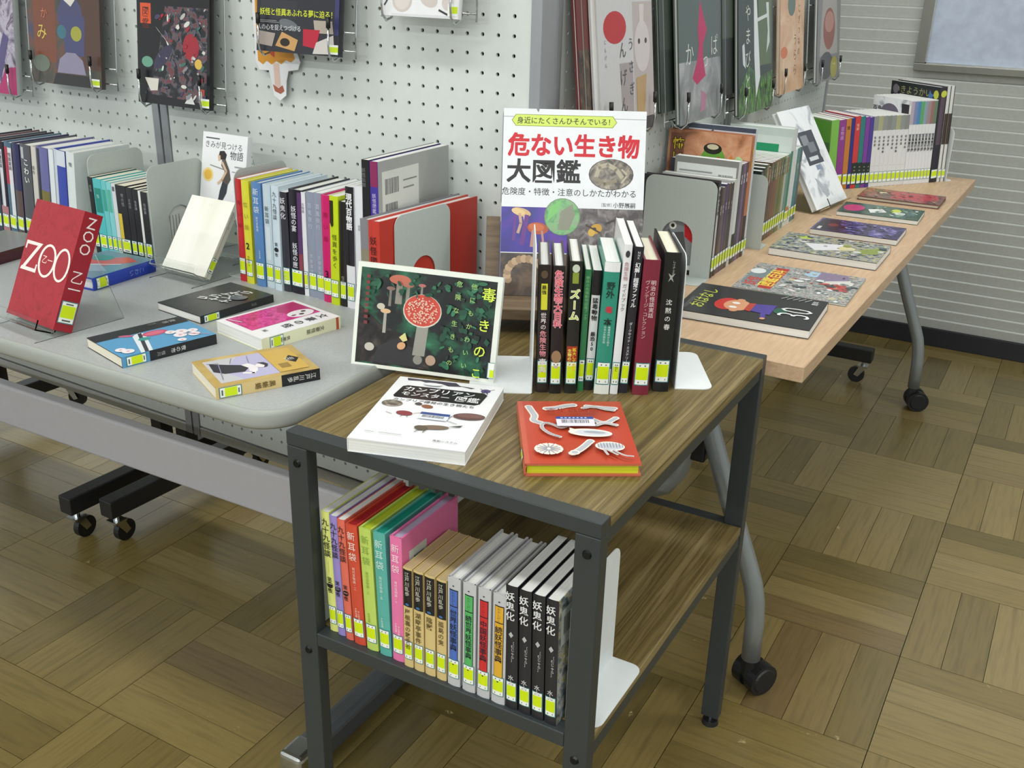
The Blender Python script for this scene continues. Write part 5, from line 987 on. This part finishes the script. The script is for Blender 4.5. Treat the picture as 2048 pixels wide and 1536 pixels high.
# cut-out paper figure
def cutout():
    t = thing('paper_cutout', 'paper cut-out figure in a yellow dress hung behind the yellow-headline book', 'cut-out', matrix=Matrix.Translation(on_left(-1.335, 1.002, .012)) @ Matrix.Rotation(ROT_L, 4, 'Z'))
    o = [(-.013, .002), (.002, -.006), (.017, .004), (.02, .03), (.026, .048), (.05, .052), (.056, .066), (.042, .1), (.03, .15), (.024, .24), (-.05, .24), (-.054, .15), (-.054, .06), (-.046, .046), (-.022, .046), (-.018, .03)]
    b = MB(); b.prism([(x, 0, z) for x, z in o], (0, -.0015, 0), mat('#e8e8ec', .5)); b.build('paper_backing', t)
    P = lambda m, pts, c, e: m.add([(x, -e, z) for x, z in pts], [tuple(range(len(pts)))], mat(c, .5))
    d = MB(); P(d, [(-.048, .062), (-.036, .056), (-.026, .063), (-.014, .057), (-.002, .064), (.01, .059), (.022, .067), (.034, .064), (.044, .07), (.032, .11), (.022, .16), (.017, .235), (-.042, .235), (-.047, .15)], '#d8942c', .0003)
    P(d, [(-.016, .075), (-.006, .07), (-.004, .1), (-.018, .1)], '#c84a2c', .0006); P(d, [(-.032, .1), (-.022, .1), (-.02, .2), (-.03, .2)], '#c4821e', .0006); P(d, [(.012, .08), (.024, .085), (.014, .14), (.008, .14)], '#c4821e', .0006); d.build('dress_print', t)
    d = MB(); P(d, [(-.009, .018), (.005, .018), (.004, .06), (-.01, .06)], '#e4c4b8', .0003); P(d, [(-.014, .022), (-.01, .01), (.004, .006), (.014, .012), (.01, .022), (0, .016)], '#a8604a', .0005); d.build('leg_print', t)
cutout()
def hang_right(lab, rlab, Y, zb, W, H, art_, cov, T=.01):
    M = Matrix.Translation((-.787, Y, zb)) @ Matrix.Rotation(math.radians(90), 4, 'Z')
    wire_rack(rlab, M, W+.035, min(H, .36), 'wire racks on the right pegboards')
    book('picture_book', lab, leaning('L', (-.787+.063, Y, zb-.008), 90, 6.5, W, T), T, W, H, cov, left=art_, hard=True, sticker=None, group='picture books on the right pegboards')
rab = [('r', 0, 0, 1, 1, '#c9c7ca'), ('r', .62, 0, 1, 1, '#b9aeac'), ('e', .3, .82, .2, .12, '#b82c2c'), ('p', [(.36, .55), (.6, .55), (.6, .16), (.46, .1), (.38, .25)], '#a49a9c'), ('e', .79, .66, .15, .2, '#cfc6c6'), ('p', [(.74, .98), (.84, .98), (.82, .8), (.76, .8)], '#d2c9c8'), ('e', .73, .7, .022, .022, '#4a4244'), ('e', .86, .7, .022, .022, '#4a4244'), ('p', [(.66, .42), (.86, .44), (.8, .1), (.66, .06)], '#b8986a'), ('r', .66, 0, .98, .1, '#4a4648'), ('t', 'んげん', .42, .72, .13, '#5a5254', .0, 1.5), ('t', 'うさぎ', .57, .74, .1, '#55505a', .0, 1.6), ('t', 'にんげん', .12, .74, .035, '#6a6a74', 0, 1.5)]
hang_right('pale rabbit picture book nearest on the right pegboard', 'chrome wire rack holding the pale rabbit book', 1.715, .975, .235, .29, sv(rab, .76), '#c4c2c4', .014)
kpp = [('r', 0, 0, 1, 1, '@smoke'), ('r', 0, .5, 1, 1, '#56625e'), ('p', [(.5, .98), (.58, .85), (.66, .74), (.56, .62), (.56, .5), (.62, .36), (.4, .3), (.3, .36), (.42, .5), (.46, .62), (.44, .74)], '#b8285c'), ('p', [(.5, .25), (.64, .2), (.6, .08), (.48, .06)], '#b07a94'), ('t', 'か', .24, .66, .2, '#d8dcd8', -.006), ('t', 'っ', .62, .58, .16, '#d8dcd8', -.006), ('t', 'ぱ', .84, .7, .19, '#d8dcd8', -.006)]
hang_right('grey kappa picture book with a pink streak on the right pegboard', 'chrome wire rack holding the grey book with the pink streak', 2.092, .958, .245, .3, sv(kpp, .8), '#5c6663')
yam = [('r', 0, 0, 1, 1, '#3c4640'), ('p', [(0, 0), (1, 0), (1, .34), (.6, .3), (.3, .42), (0, .2)], '@grove'), ('r', .55, .4, .95, 1, '#5f7050'), ('p', [(.42, 1), (.5, 1), (.62, .3), (.5, .12), (.44, .5)], '#dfe4e8'), ('p', [(.78, .95), (.86, .95), (.9, .6), (.8, .5), (.84, .7)], '#d0d8d8'), ('l', [(.5, .8), (.84, .84)], .03, '#d8dcdc'), ('p', [(.1, .6), (.16, .62), (.2, .4), (.12, .44)], '#cfd6da'), ('t', 'やまびと', .26, .95, .15, '#d8ded8', -.002, 1.25)]
hang_right('green bamboo picture book with white ghostly figure on the right pegboard', 'chrome wire rack holding the green bamboo book', 2.482, .935, .27, .3, sv(yam, .86), '#39423c')
sep = [('r', 0, 0, 1, 1, '@sepia'), ('e', .45, .9, .16, .12, '#6a7a70'), ('e', .16, .42, .14, .06, '#d87a4a'), ('t', 'こぎつねの', .78, .9, .1, '#7a5a48', 0, 1.2), ('t', 'うらら', .62, .6, .14, '#7a5a48', -.004, 1.2)]
hang_right('plain beige picture book, fourth along the right pegboard', 'chrome wire rack holding the plain beige book', 2.788, .955, .225, .28, sv(sep, .86), '#cba98a')
mon = [('r', 0, 0, 1, 1, '#8a8a8c'), ('p', [(.1, .3), (.9, .3), (.8, .98), (.2, .98)], '#b0aaa6'), ('e', .5, .6, .26, .24, '#9a5a50'), ('e', .5, .68, .2, .12, '#c08a80'), ('e', .4, .18, .3, .16, '#55555a'), ('e', .75, .14, .16, .13, '#b0a84a')]
hang_right('grey picture book with a reddish face at the far end of the right pegboard', 'chrome wire rack holding the grey book with reddish face', 3.185, .952, .27, .28, sv(mon, .86), '#6a6a6c')
# darker books tucked behind the front ones in the first three right-hand racks
for (Y, zb, W, H, c1, c2, lab) in ((1.655, 1.005, .2, .26, '@brown', '#6a2c2a', 'dark brown book tucked behind the pale rabbit book on the pegboard'), (2.02, .985, .22, .26, '#2c3430', '#38443c', 'blackish green book tucked behind the grey book with the pink streak'), (2.375, .985, .2, .27, '#2c302c', '#4a5248', 'dark book tucked behind the green bamboo book on the pegboard')):
    book('picture_book', lab, leaning('L', (-.787+.044, Y, zb-.006), 90, 6.5, W, .008), .008, W, H, c2, left=[('r', 0, 0, 1, 1, c1), ('r', 0, .45, 1, 1, c2), ('l', [(.1, 0), (.1, 1)], .015, '#8a8c88')], hard=True, sticker=None, group='picture books on the right pegboards')
